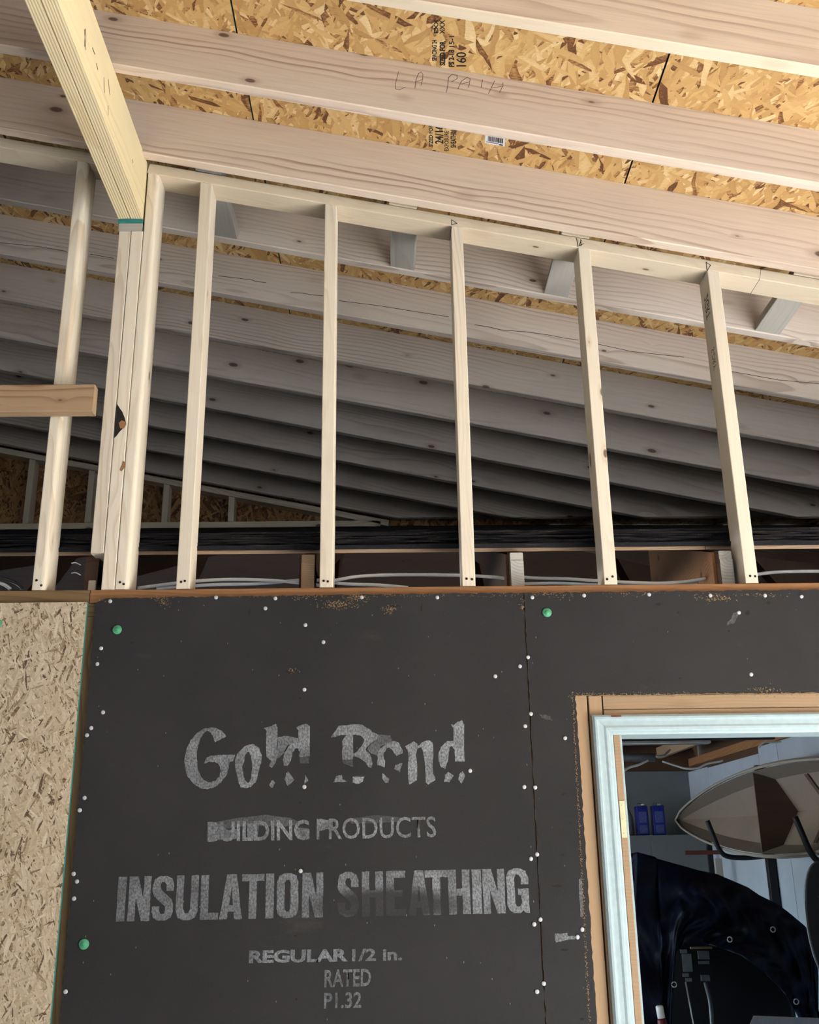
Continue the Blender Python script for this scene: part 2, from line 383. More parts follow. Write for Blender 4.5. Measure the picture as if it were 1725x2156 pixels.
for ri in range(3):
    for k in range(-3, 5):
        x0 = .175 + step * (k - 1); x1 = x0 + step
        x0, x1 = max(x0 + .0025, LEFT), min(x1 - .0025, RIGHT)
        if x1 - x0 < .05: continue
        poly = [(x0, rows[ri] + .0015), (x1, rows[ri] + .0015), (x1, rows[ri + 1] - .0015), (x0, rows[ri + 1] - .0015)]
        if rows[ri + 1] > 1: poly = clip(poly, above_lin)
        if len(poly) < 3: continue
        me = plate_mesh(poly, 0, .0119)
        o = link('osb_sheet', me, None, ceil, DM, [M['osb'], M['green_edge']])
        for p in me.polygons:
            if abs(p.normal.z) < .5: p.material_index = 1
poly = clip([(LEFT, FRONT), (RIGHT, FRONT), (RIGHT, BACK), (LEFT, BACK)], above_lin)
link('roof_felt', plate_mesh(poly, .0125, .03), M['felt'], ceil, DM)
# added walls out of view: their one opening shapes the sun patch
wr = empty('wall_entry', (RIGHT, -1, 0)); wr['kind'] = 'structure'; wr['label'] = 'unseen walls added so that sunlight enters only at the right'
ze = ZR + DZ - SL * RIGHT
for (y0, y1, z0) in ((-1.35, -.02, 0), (-3.3, -1.35, 2.35), (FRONT, -3.3, 0)):
    me = boxmesh((0, 0, 0), (y1 - y0 - .001, ze - z0, .012)); link('wrapped_panel', me, M['wrap'], wr, Matrix(((0, 0, -1, RIGHT + .02), (1, 0, 0, y0), (0, 1, 0, z0), (0, 0, 0, 1))))
for (x0, x1) in ((LEFT, -.6), (-.6, 1.8), (1.8, RIGHT)):
    me = boxmesh((0, 0, 0), (x1 - x0 - .002, ZR + DZ - SL * x1, .012)); link('wrapped_panel', me, M['wrap'], wr, Matrix(((1, 0, 0, x0), (0, 0, -1, FRONT), (0, 1, 0, 0), (0, 0, 0, 1))))
# ------------------------------------------------------------------ old garage roof
roof = empty('roof_old', (1, 1.7, zroof(1.7))); tag(roof, 'low black shingled roof slope rising behind the stud wall', kind='structure')
RA = math.atan(RS); RM = Matrix.Translation((0, .095, 2.607)) @ Matrix.Rotation(RA, 4, 'X')
LR = (BACK + .5 - .095) / math.cos(RA)
dk = [(-3.0, -1.02), (-1.02, .40), (.40, 1.552), (1.552, 2.77), (2.77, 5.6)]
for a, b in dk:
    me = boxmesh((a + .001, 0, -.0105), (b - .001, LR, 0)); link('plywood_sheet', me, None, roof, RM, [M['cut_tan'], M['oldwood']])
    for p in me.polygons: p.material_index = 0 if p.normal.y < -.5 else 1
RB = Matrix.Translation((0, .095, 2.607)) @ Matrix.Rotation(RA, 4, 'X')
yr_, zr_ = BACK + .5, zroof(BACK + .5)
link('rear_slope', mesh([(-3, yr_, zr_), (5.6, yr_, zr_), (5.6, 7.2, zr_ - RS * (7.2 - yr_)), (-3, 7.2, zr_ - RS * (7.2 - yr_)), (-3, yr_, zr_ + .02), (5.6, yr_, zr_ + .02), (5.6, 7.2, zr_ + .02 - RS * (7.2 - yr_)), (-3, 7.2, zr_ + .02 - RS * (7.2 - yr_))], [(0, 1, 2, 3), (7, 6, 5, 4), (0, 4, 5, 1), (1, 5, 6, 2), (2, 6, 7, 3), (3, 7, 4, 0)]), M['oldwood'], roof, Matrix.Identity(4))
for gx, gz in ((3.17, 2.40), (-3.0, 2.25)):
    link('gable_board', mesh([(gx + d, y, z) for d in (0, .015) for (y, z) in ((.1, gz), (7.2, gz), (7.2, 2.77), (yr_, zr_ - .012), (.1, 2.59))], [(4, 3, 2, 1, 0), (5, 6, 7, 8, 9), (0, 1, 6, 5), (1, 2, 7, 6), (2, 3, 8, 7), (3, 4, 9, 8), (4, 0, 5, 9)]), M['oldwood'], roof, Matrix.Identity(4))
nc = 27; ex = LR / nc
cm = None
for i in range(nc):
    # each course overlaps the one below: butt edge proud, ragged
    v = []; f = []; NX = 60
    for j in range(NX + 1):
        x = -3.0 + 8.6 * j / NX; jy = random.uniform(-.006, .004); jz = random.uniform(0, .004); tk = .011 if i else .012
        y0 = i * ex + jy - (.012 if i == 0 else 0); y1 = (i + 1) * ex + .03
        v += [(x, y0, .0012), (x, y0, tk + jz), (x, y1, .004), (x, y1, .001)]
    for j in range(NX):
        a = j * 4
        for k in range(4): f.append((a + k, a + (k + 1) % 4, a + 4 + (k + 1) % 4, a + 4 + k))
    link('shingle_course', mesh(v, f), M['shingle'], roof, RM)
for i in range(6):                      # torn layers along the cut edge
    v = []; f = []; NX = 150; z0 = .0125 + i * .0068
    for j in range(NX + 1):
        x = -3.0 + 8.6 * j / NX; jy = random.uniform(-.014, .012) + .004 * i; jz = random.uniform(-.0015, .0015)
        v += [(x, jy, z0 + jz), (x, jy + .004, z0 + .006 + jz), (x, .3, z0 + .003 - i * .004), (x, .3, z0 + .001 - i * .004)]
    for j in range(NX):
        a = j * 4
        for k in range(4): f.append((a + k, a + (k + 1) % 4, a + 4 + (k + 1) % 4, a + 4 + k))
    link('torn_roofing_layer', mesh(v, f), M['shingle'], roof, RM)
# ------------------------------------------------------------------ rafters
def rafter(n, y, z0=0.0, name='rafter', mat='rafter', xe=None, x_left=LEFT):
    zb = ZR + z0; zt = ZR + DZ - .0008
    def loc(x, z, yy): # world (x,z) -> local along slope, origin at x=0,z=ZR
        return (CT * x - ST * (z - ZR), yy, ST * x + CT * (z - ZR))
    if n >= 1 or xe is not None:
        zr = zroof(y + .038) + .055 if xe is None else None
        if xe is None:
            xb = min((zb - zr) / SL, RIGHT - .1); xt = min((zt - zr) / SL, RIGHT)
            prof = [(x_left, zt - SL * x_left), (x_left, zb - SL * x_left), (xb, zb - SL * xb), (xt, zt - SL * xt)]
    else:
        prof = [(x_left, zt - SL * x_left), (x_left, zb - SL * x_left), (RIGHT, zb - SL * RIGHT), (RIGHT, zt - SL * RIGHT)]
    e = .003; v = []; N = 4
    # chamfered lower edges
    (a0, a1), (b0, b1), (c0, c1), (d0, d1) = prof
    sec = []
    for (tx, tz), (bx, bz) in (((a0, a1), (b0, b1)), ((d0, d1), (c0, c1))):
        sec.append([(tx, tz, 0), (bx, bz + e, 0), (bx, bz, e), (bx, bz, .038 - e), (bx, bz + e, .038), (tx, tz, .038)])
    v = [loc(x, z, yy) for s_ in sec for (x, z, yy) in s_]
    f = [(i, (i + 1) % 6, 6 + (i + 1) % 6, 6 + i) for i in range(6)] + [tuple(range(5, -1, -1)), tuple(range(6, 12))]
    me = mesh(v, f); bm = bmesh.new(); bm.from_mesh(me); bmesh.ops.recalc_face_normals(bm, faces=bm.faces[:]); bm.to_mesh(me); bm.free()
    mw = Matrix(((CT, 0, ST, 0), (0, 1, 0, y), (-ST, 0, CT, ZR), (0, 0, 0, 1)))
    return link(name, me, M[mat], None, mw)
RY = lambda n: -.0336 + .4064 * n
rl = {-2: 'topmost pale rafter with a whitened lower edge, at the top right', -1: 'rafter in front of the stud wall with faint pencilled letters',
      0: 'deep rafter running along the top of the stud wall, with long oval grain figures', 1: 'first rafter behind the stud wall, holding the short grey blocks',
      2: 'second rafter behind the stud wall, split by a long crack and boot marks', 3: 'third rafter behind the stud wall, faintly stamped',
      4: 'fourth rafter behind the stud wall', 5: 'fifth rafter behind the stud wall, in half shade', 6: 'sixth rafter behind the stud wall, brownish and shaded',
      7: 'seventh rafter behind the stud wall, dark', 8: 'farthest dark rafter, lying over the low stud wall at the back'}
RAF = {}
for n in range(-2, 9):
    if n == 0: o = rafter(0, -.070, -.015)
    else: o = rafter(n, RY(n), 0, 'rafter', 'rafter' if n < 1 else 'rafter_back')
    tag(o, rl[n], 'rafter', 'rafters under the roof deck'); RAF[n] = o
RAF[-2].data.materials.append(M['plate'])
for p in RAF[-2].data.polygons:
    if p.normal.z < -.4: p.material_index = 1
# stray pencil and stamp marks on faces
def ribbon(name, strokes, w, mat, parent, nrm=(0, -1, 0)):
    v = []; f = []; N = Vector(nrm)
    for s in strokes:
        s = [Vector(p) for p in s]
        for a, b in zip(s, s[1:]):
            d = (b - a).normalized(); q = d.cross(N) * w / 2; k = len(v)
            v += [a - q - d * w * .3, a + q - d * w * .3, b + q + d * w * .3, b - q + d * w * .3]; f.append((k, k + 1, k + 2, k + 3))
    o = link(name, mesh(v, f), mat, parent, Matrix.Identity(4)); o['kind'] = 'stuff'; return o
def px_strokes(st, ox, oy, k, y): return [[at(ox + u / k, oy + v / k, y) for (u, v) in s] for s in st]
pen = [[(228, 175), (190, 320), (190, 385), (240, 395), (310, 365)], [(425, 380), (440, 270), (470, 200), (500, 182), (522, 210), (518, 270), (498, 345)], [(428, 305), (520, 270)],
       [(808, 425), (825, 330), (830, 250), (870, 215), (935, 220), (935, 265), (870, 300)], [(945, 385), (990, 290), (1060, 245), (1095, 265), (1075, 370)], [(985, 330), (1085, 300)],
       [(1245, 275), (1225, 370)], [(1315, 445), (1390, 290)], [(1490, 310), (1490, 350), (1450, 430)], [(1355, 375), (1480, 355)]]
ribbon('pencil_writing', px_strokes(pen, 800, 120, 5.75, RY(-1) - .0004), .0016, M['pencil'], RAF[-1])
# ------------------------------------------------------------------ ridge-like beam and its post
bx0, bx1 = -.256, -.177
zb0 = 3.692; zb1 = ZR - SL * bx0 - .001
beam = empty('laminated_beam', (-.2165, -1.5, zb0)); tag(beam, 'yellow two-ply laminated beam running overhead at the upper left', 'beam')
bt = ZR - SL * bx1 - .0015
for i, (a, b) in enumerate(((bx0, bx0 + .0385), (bx1 - .0395, bx1))):
    pl_ = lumber('ply', ((a + b) / 2, FRONT, (zb0 + bt) / 2), ((a + b) / 2, .089, (zb0 + bt) / 2), b - a, bt - zb0, (0, 0, 1), M['lvl'], beam, r=.002)
st = [[(512, 180), (520, 300)], [(518, 175), (512, 280)], [(560, 290), (575, 330)], [(585, 385), (592, 420)], [(630, 470), (632, 560)], [(655, 480), (665, 570)], [(655, 640), (655, 695)], [(800, 965), (805, 985)]]
def atx(u, v, x):
    d = CAMR @ Vector(((u - IW / 2) / F, 1, -(v - IH / 2) / F)); return CAMP + d * ((x - CAMP.x) / d.x)
ribbon('stamp_mark', [[atx(u / 2.875, v / 2.875, bx1 + .0005) for (u, v) in s] for s in st], .004, M['ink'], beam, (1, 0, 0))
post = empty('built_up_post', (-.21, .045, PZ)); tag(post, 'built-up post of nailed studs carrying the yellow beam', 'post')
GAP = .0005
lumber('short_ply', (-.231, .0445, 2.575), (-.231, .0445, 3.645), .0375, .089, (0, 1, 0), M['stud'], post)
lumber('ply', (-.192, .0445, PZ), (-.192, .0445, 3.645), .0375, .089, (0, 1, 0), M['stud'], post)
box('cap_block', (-.253, .001, 3.6455), (-.177, .088, 3.677), M['block'], post, .002)
box('gasket', (-.256, -.002, 3.6775), (-.1775, .091, 3.6915), M['teal'], post, .002)
# ------------------------------------------------------------------ stud wall above the garage wall
ZPB = PZ + 1.3647                                   # plate underside at x=0
def stud(x0, label, wane=False, ztop=None, mat='stud'):
    xc = x0 + .019; zt = ZPB - SL * xc - .0006
    r = (.003, .003, .003, .0135) if wane else (.0025,) * 4
    o = lumber('stud', (xc, .0445, PZ + .0004), (xc, .0445, zt), .038, .089, (0, 1, 0), M[mat], None, r=r, c1=lambda y, z: -SL * y)
    return tag(o, label, 'stud', 'studs of the raked wall')
B_ = .4064
stud(-B_, 'leftmost stud, left of the post, crossed by a short horizontal board', True)
stud(-.172, 'stud with a rounded edge, tight against the right side of the post', True)
nm = ['first free stud to the right of the post', 'second free stud to the right of the post, seen straight on', 'third free stud to the right of the post',
      'fourth free stud to the right of the post, above the left side of the doorway', 'rightmost stud, with grey ink stamps on its left side']
SO = [stud(B_ * k, nm[k]) for k in range(5)]
def topplate(xa, xb, label, name='top_plate'):
    h = .038 / CT
    o = lumber(name, (xa, .0445, ZPB - SL * xa + h / 2), (xb, .0445, ZPB - SL * xb + h / 2), .089, .0375, (0, 0, 1), M['plate'])
    return tag(o, label, 'plate')
TP = topplate(-.172, 1.793, 'sloping top plate over the studs, right of the yellow beam')
topplate(1.7945, 3.6, 'continuing top plate at the far right, beyond the butt joint')
topplate(-1.6, -.262, 'sloping top plate left of the yellow beam')
# layout marks on the plate and stud
ribbon('layout_mark', [[at(600 + u / 2.875, 400 + v / 2.875, -.0005) for (u, v) in s] for s in ([(1008, 180), (1010, 208)], [(1012, 182), (1043, 203), (1008, 210)], [(1008, 222), (1003, 262)], [(1003, 262), (1000, 305)])] +
       [[at(1125 + u / 2.875, 400 + v / 2.875, -.0005) for (u, v) in s] for s in ([(257, 293), (267, 345)], [(285, 305), (272, 338), (300, 325)], [(282, 300), (285, 338)], [(1042, 435), (1047, 488)], [(1045, 440), (1068, 455), (1050, 485)])],
       .0022, M['ink'], TP)
# stamp on the left side of the rightmost stud (plane x = const)
sx = 4 * B_ - .0006
def text_mesh(txt, bold=0.0):
    cu = bpy.data.curves.new('t', 'FONT'); cu.body = txt; cu.offset = bold; cu.resolution_u = 3
    to = bpy.data.objects.new('t', cu); COL.objects.link(to)
    bpy.context.view_layer.update()
    me = bpy.data.meshes.new_from_object(to.evaluated_get(bpy.context.evaluated_depsgraph_get()))
    bpy.data.objects.remove(to); bpy.data.curves.remove(cu)
    xs = [v.co.x for v in me.vertices]; ys = [v.co.y for v in me.vertices]
    x0, x1, y0, y1 = min(xs), max(xs), min(ys), max(ys)
    for v in me.vertices: v.co = ((v.co.x - x0) / (x1 - x0), (v.co.y - y0) / (y1 - y0), 0)
    return me
def text_on(name, txt, p00, p10, p01, mat, parent, bold=0.0):   # map the unit box to a parallelogram
    me = text_mesh(txt, bold); p00, p10, p01 = Vector(p00), Vector(p10), Vector(p01)
    for v in me.vertices: v.co = p00 + (p10 - p00) * v.co.x + (p01 - p00) * v.co.y
    return link(name, me, mat, parent, Matrix.Identity(4))
text_on('ink_stamp', '2GRT', (sx, .018, 3.425), (sx, .018, 3.345), (sx, .058, 3.425), M['pencil'], SO[4], .01)
text_on('ink_stamp', 'S-DRY', (sx, .02, 3.235), (sx, .02, 3.165), (sx, .05, 3.235), M['pencil'], SO[4])
# shims between plate and rafter
for (a, b, l) in ((820, 878, 'thin pale shim in the gap above the top plate, left one'), (1183, 1241, 'thin pale shim in the gap above the top plate, above the fourth stud'), (1672, 1725, 'thin pale shim in the gap above the top plate, at the right edge')):
    xa = at(a, 430 + (a - 820) * .17, 0).x; xb = at(b, 430 + (b - 820) * .17, 0).x
    h = .0385 / CT; z = lambda x: ZPB - SL * x + h + .006
    o = lumber('shim', (xa, .02, z(xa)), (xb, .02, z(xb)), .045, .008, (0, 0, 1), M['plate'], None, r=.001); tag(o, l, 'shim', 'shims above the top plate')
# lookout blocks between plate and first rafter
for (xa, l) in ((-.018, 'short grey block behind the top plate, nearest the post'), (.619, 'short grey block behind the top plate, between the second and third studs'),
                (1.166, 'short grey block behind the top plate, beside the fourth stud'), (1.905, 'short grey block behind the top plate, at the right edge')):
    xc = xa + .0445; z = ZR - SL * xc + .0195 + .003
    o = lumber('lookout_block', (xc, .003, z), (xc, RY(1) - .001, z), .088, .037, (ST, 0, CT), M['block']); tag(o, l, 'block', 'blocks behind the top plate')
# brace across the left stud
o = lumber('brace_board', (-1.25, -.0195, 3.045), (-.270, -.0195, 3.045), .038, .089, (0, 0, 1), M['brace']); tag(o, 'short horizontal board nailed across the leftmost stud', 'board')
# ------------------------------------------------------------------ far gable wall on the old roof
wf = empty('wall_far', (-1, 3.3, 3.7)); wf['kind'] = 'structure'; wf['label'] = 'low dark stud wall with OSB at the far end under the roof'
yb = 3.285; zf = zroof(yb) + .003
lumber('bottom_plate', (-3, yb + .044, zf + .03), (.55, yb + .044, zf + .03), .089, .038, (0, 0, 1), M['stud'], wf)
for xc in (-2.45, -2.06, -1.67, -1.285, -.806, -.39):
    lumber('stud', (xc, yb + .044, zf + .05), (xc, yb + .044, ZR - SL * xc - .045), .038, .089, (0, 1, 0), M['stud'], wf, c1=lambda y, z: -SL * y)
lumber('top_plate', (-3, yb + .044, ZR + SL * 3 - .022), (.6, yb + .044, ZR - SL * .6 - .022), .089, .038, (0, 0, 1), M['stud'], wf)
for a, b in ((-3.0, -1.6845), (-1.684, -.4645), (-.464, 1.85)):
    me = slab([[(a, zroof(yb + .1) - .02), (b, zroof(yb + .1) - .02), (b, max(ZR - SL * b + .19, zroof(yb + .1) + .01)), (a, ZR - SL * a + .19)]], 0, .011)
    R90 = Matrix.Rotation(math.radians(90), 4, 'X')
    for v in me.vertices: v.co = (v.co.x, v.co.z, -v.co.y)
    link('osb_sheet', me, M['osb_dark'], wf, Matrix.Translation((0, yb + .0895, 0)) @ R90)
# sleeper along the valley
a = Vector((.62, 3.27, zroof(3.27) + .0255)); b = Vector((4.2, 1.12, 0)); b.z = zroof(b.y) + .0255
# ------------------------------------------------------------------ unseen left wall, added so light comes mostly from the right
wl = empty('wall_left', (LEFT, -1.6, 0)); wl['kind'] = 'structure'; wl['label'] = 'tall unseen wall added to shut out light from the left'
zl = ZR + DZ - SL * LEFT
for (y0, y1, z0, z1) in ((FRONT, -1.65, 0, zl), (-1.645, -.02, 0, zl), (-.01, 3.4, 2.62, zl)):
    me = boxmesh((0, 0, 0), (y1 - y0, z1 - z0, .012)); mw = Matrix(((0, 0, -1, LEFT - .001), (1, 0, 0, y0), (0, 1, 0, z0), (0, 0, 0, 1)))
    link('wall_panel', me, M['wrap'], wl, mw)
# ------------------------------------------------------------------ lower wall: plates, fibreboard, OSB
YF = -.0127
wall = empty('wall_front', (.5, 0, 0)); wall['kind'] = 'structure'; wall['label'] = 'old garage wall in black fibreboard with worn white lettering'
XG = -.2405
lumber('top_plate', (XG + .001, .0445, PZ - .0195), (3.0, .0445, PZ - .0195), .089, .038, (0, 0, 1), M['oldplate'], wall)
lumber('top_plate', (-3.0, .0445, PZ - .0195), (XG - .001, .0445, PZ - .0195), .089, .038, (0, 0, 1), M['olddark'], wall)
lumber('lower_plate', (-3.0, .0445, PZ - .0585), (3.0, .0445, PZ - .0585), .089, .038, (0, 0, 1), M['olddark'], wall)
for xc in (-.232, .175, .58, .985):
    lumber('wall_stud', (xc, .0445, .04), (xc, .0445, PZ - .0785), .038, .089, (0, 1, 0), M['olddark'], wall)
def jag(pts, amp, stepl=.012):
    out = []
    for (a, b, do) in pts:
        a = Vector(a); b = Vector(b); n = max(1, int((b - a).length / stepl)) if do else 1
        d = (b - a); nr = Vector((-d.y, d.x)).normalized()
        for i in range(n): out.append(tuple(a + d * i / n + nr * (random.uniform(-amp, amp) if (i and do) else 0)))
    return out
ZT = PZ - .0245
DX0, DZ0 = 1.113, PZ - .3155                      # rough cut around the doorway in the fibreboard
left = jag([((-.2185, .06), (.9835, .06), 0), ((.9835, .06), (.9835, ZT), 1), ((.9835, ZT), (.35, ZT - .001), 1), ((.35, ZT - .001), (-.19, ZT - .004), 1), ((-.19, ZT - .004), (-.2185, ZT - .016), 0), ((-.2185, ZT - .016), (-.2185, .06), 1)], .0016)
right = jag([((.9865, .06), (DX0, .06), 0), ((DX0, .06), (DX0, DZ0), 1), ((DX0, DZ0), (2.17, DZ0), 1), ((2.17, DZ0), (2.17, .06), 1), ((2.17, .06), (3.0, .06), 0), ((3.0, .06), (3.0, ZT), 0), ((3.0, ZT), (.9865, ZT), 1), ((.9865, ZT), (.9865, .06), 1)], .0018)
SHL = link('fibreboard_sheet', slab([left], YF, -.0005), M['fibre'], wall, Matrix.Identity(4)); SHL['label'] = 'black fibreboard sheet printed with large worn white lettering'
SHR = link('fibreboard_sheet', slab([right], YF, -.0005), M['fibre'], wall, Matrix.Identity(4)); 
for SH in (SHL, SHR):
    SH.data.materials.append(M['tan_fibre'])
    for p in SH.data.polygons:
        if abs(p.normal.y) < .5: p.material_index = 1
SHR['label'] = 'black fibreboard sheet cut out around the doorway'
me = boxmesh((0, 0, 0), (2.3, 2.36, .0115))
MO = Matrix(((1, 0, 0, XG - .002 - 2.3), (0, 0, -1, -.0005), (0, 1, 0, PZ - .0385 - 2.36), (0, 0, 0, 1)))
OS = link('osb_sheet', me, None, wall, MO, [M['osb_wall'], M['teal']]); OS['label'] = 'pale OSB sheet with a teal edge, left of the black boards'
for p in me.polygons:
    if abs(p.normal.z) < .5: p.material_index = 1
# lettering ---------------------------------------------------------
def W2(p, y=None):
    a = at(p[0], p[1], YF); return (a.x, a.z)
def glyph_mesh(items, dy=.0004):          # items: (loops in pixels, ink)
    v = []; f = []; ink = []
    for loops, k in items:
        loops = [[W2(p) for p in l] for l in loops]
        flat = [p for l in loops for p in l]; base = len(v)
        for t in tessellate_polygon([[Vector((p[0], p[1], 0)) for p in l] for l in loops]):
            a, b, c = (flat[i] for i in t)
            if (b[0] - a[0]) * (c[1] - a[1]) - (b[1] - a[1]) * (c[0] - a[0]) < 0: t = t[::-1]
            f.append(tuple(base + i for i in t))
        v += [(p[0], YF - dy - (.00002 * len(ink) % .0002 if dy < .00035 else 0), p[1]) for p in flat]; ink += [k] * len(flat)
    me = mesh(v, f); at_ = me.attributes.new('ink', 'FLOAT', 'POINT')
    for i, k in enumerate(ink): at_.data[i].value = k
    return me
def T(ox, oy, k, pts): return [(ox + u / k, oy + w / k) for u, w in pts]
K = 1725 / 330
g1 = lambda p: T(370, 1500, K, p)
g2 = lambda p: T(680, 1500, K, p)
def rough(l, n=3, a=.9):        # ragged stencil edges
    out = []
    for i, p in enumerate(l):
        q = l[(i + 1) % len(l)]
        for j in range(n):
            t = j / n; e = a if j else a * .3
            out.append((p[0] + (q[0] - p[0]) * t + random.uniform(-e, e), p[1] + (q[1] - p[1]) * t + random.uniform(-e, e)))
    return out
GB = [
 ([g1([(555, 262), (510, 200), (450, 172), (380, 165), (300, 182), (230, 228), (165, 305), (120, 400), (98, 510), (102, 610), (135, 710), (195, 785), (270, 835), (350, 847), (430, 822), (500, 770), (555, 700), (585, 610), (588, 552), (632, 535), (655, 466), (375, 478), (345, 495), (310, 562), (370, 545), (430, 545), (470, 565), (490, 600), (497, 650), (480, 710), (430, 755), (370, 770), (310, 745), (270, 690), (240, 600), (232, 500), (240, 400), (265, 310), (300, 240), (340, 205), (375, 215), (410, 255), (435, 332), (490, 300)])], .85),
 ([g1([(860, 348), (920, 390), (950, 470), (945, 540), (925, 610), (905, 690), (880, 770), (830, 820), (770, 835), (715, 825), (690, 760), (675, 680), (655, 600), (655, 510), (690, 440), (750, 380), (810, 352)]), g1([(800, 430), (765, 470), (755, 540), (730, 600), (745, 680), (765, 750), (800, 778), (830, 730), (838, 650), (840, 560), (830, 480)])], .9),
 ([g1([(968, 172), (1060, 150), (1100, 125), (1120, 165), (1122, 490), (1095, 560), (1060, 610), (1030, 590), (1050, 530), (1000, 490), (1000, 200)])], .8),
 ([g1([(1122, 275), (1200, 255), (1350, 285), (1350, 330), (1250, 360), (1190, 450), (1140, 500), (1122, 500)])], .55),
 ([g1([(1480, 150), (1478, 480), (1365, 490), (1365, 430), (1345, 395), (1310, 400), (1285, 450), (1270, 530), (1230, 590), (1190, 585), (1180, 520), (1195, 430), (1240, 360), (1310, 335), (1352, 335), (1352, 200), (1325, 165), (1430, 125)])], .8),
 ([g1([(1365, 491), (1472, 481), (1470, 560), (1370, 560)])], .25),
 ([g1([(1070, 745), (1095, 775), (1060, 835), (1030, 800), (1050, 760)])], .9), ([g1([(1235, 645), (1305, 745), (1235, 810), (1200, 740), (1215, 670)])], 1), ([g1([(1425, 685), (1460, 750), (1420, 785)])], .8),
 ([g2([(90, 275), (170, 150), (300, 135), (430, 135), (510, 180), (545, 220), (600, 240), (600, 290), (520, 345), (470, 410), (520, 460), (550, 560), (530, 615), (500, 600), (470, 550), (400, 500), (335, 485), (330, 520), (215, 520), (215, 310), (260, 245), (200, 250)]), g2([(335, 245), (335, 455), (380, 430), (440, 350), (455, 300), (420, 255)])], .8),
 ([g2([(216, 521), (330, 521), (330, 600), (280, 580), (225, 560)])], .2),
 ([g2([(602, 242), (740, 250), (760, 320), (640, 370), (600, 480), (530, 450), (492, 410), (530, 348), (602, 292)])], .4),
 ([g2([(145, 700), (210, 685), (215, 735), (270, 760), (115, 772)])], .9), ([g2([(330, 710), (460, 705), (440, 760), (390, 785), (330, 775)])], .95),
 ([g2([(600, 580), (600, 470), (630, 400), (700, 340), (780, 315), (830, 330), (870, 400), (878, 450), (810, 480), (770, 420), (730, 380), (700, 400), (665, 470), (685, 530), (680, 605)])], .95),
 ([g2([(660, 670), (730, 730), (720, 775), (690, 775), (650, 720)])], 1), ([g2([(800, 580), (875, 555), (850, 655), (785, 620)])], .8),
 ([g2([(905, 375), (1000, 315), (1045, 350), (1045, 370), (1110, 320), (1165, 305), (1205, 330), (1215, 400), (1210, 640), (1240, 745), (1160, 798), (1135, 770), (1125, 600), (1100, 420), (1080, 385), (1040, 400), (1025, 480), (1040, 600), (1035, 745), (950, 795), (935, 600), (945, 500), (930, 410)])], 1),
 ([g2([(1410, 130), (1440, 140), (1490, 100), (1530, 85), (1555, 130), (1560, 540), (1455, 540), (1450, 420), (1430, 375), (1400, 380), (1385, 440), (1375, 540), (1345, 625), (1300, 600), (1275, 540), (1272, 460), (1300, 380), (1370, 315), (1440, 315), (1440, 190)])], .95),
 ([g2([(1380, 655), (1440, 695), (1390, 770), (1335, 765), (1345, 690)])], 1), ([g2([(1540, 645), (1565, 700), (1525, 785), (1490, 740), (1500, 680)])], .95)]
o = link('lettering', glyph_mesh([([rough(l) for l in L], k) for L, k in GB]), M['print'], SHL, Matrix.Identity(4)); o['label'] = 'worn white words Gold Bond'; o['kind'] = 'stuff'
GL = {'I': [[(0, 0), (1, 0), (1, 1), (0, 1)]],
 'N': [[(0, 0), (.33, 0), (.33, .52), (.62, 0), (1, 0), (1, 1), (.67, 1), (.67, .48), (.4, 1), (0, 1)]],
 'U': [[(0, 1), (0, .2), (.12, .05), (.35, 0), (.65, 0), (.88, .05), (1, .2), (1, 1), (.66, 1), (.66, .25), (.58, .16), (.42, .16), (.34, .25), (.34, 1)]],
 'L': [[(0, 0), (1, 0), (1, .15), (.43, .15), (.43, 1), (0, 1)]],
 'A': [[(0, 0), (.33, 0), (.38, .17), (.62, .17), (.67, 0), (1, 0), (.72, 1), (.3, 1)], [(.42, .31), (.5, .7), (.58, .31)]],
 'T': [[(.33, 0), (.67, 0), (.67, .84), (1, .84), (1, 1), (0, 1), (0, .84), (.33, .84)]],
 'O': [[(.35, 0), (.65, 0), (.9, .06), (1, .2), (1, .8), (.9, .94), (.65, 1), (.35, 1), (.1, .94), (0, .8), (0, .2), (.1, .06)], [(.43, .15), (.36, .22), (.36, .78), (.43, .85), (.57, .85), (.64, .78), (.64, .22), (.57, .15)]],
 'S': [[(0, .32), (0, .2), (.1, .06), (.35, 0), (.65, 0), (.9, .06), (1, .2), (1, .36), (.9, .48), (.4, .7), (.36, .78), (.42, .86), (.58, .86), (.65, .78), (.65, .66), (1, .66), (1, .8), (.9, .94), (.65, 1), (.35, 1), (.1, .94), (0, .8), (0, .64), (.1, .54), (.6, .33), (.64, .24), (.58, .15), (.42, .15), (.35, .22), (.35, .32)]],
 'H': [[(0, 0), (.36, 0), (.36, .42), (.64, .42), (.64, 0), (1, 0), (1, 1), (.64, 1), (.64, .58), (.36, .58), (.36, 1), (0, 1)]],
 'E': [[(0, 0), (1, 0), (1, .15), (.42, .15), (.42, .43), (.85, .43), (.85, .57), (.42, .57), (.42, .85), (1, .85), (1, 1), (0, 1)]],
 'G': [[(.66, .4), (.5, .4), (.5, .55), (1, .55), (1, 0), (.8, 0), (.72, .06), (.6, 0), (.3, 0), (.1, .07), (0, .2), (0, .8), (.1, .94), (.35, 1), (.65, 1), (.9, .94), (1, .8), (1, .64), (.66, .64), (.66, .78), (.58, .86), (.42, .86), (.36, .78), (.36, .22), (.42, .15), (.58, .15), (.66, .22)]]}
def row(spec, top, bot):        # spec: (char, x0, x1, ink) in pixels; top/bot: y as a function of x; slight lean with perspective
    items = []
    for ch, a, b, k in spec:
        loops = []
        for l in GL[ch]:
            pts = []
            for (u, w) in l:
                x = a + (b - a) * u; yb_, yt_ = bot(x), top(x)
                pts.append((x + LEAN(x) * (w - .5), yb_ + (yt_ - yb_) * w))
            loops.append(rough(pts, 3, .7))
        items.append((loops, k))
    return items
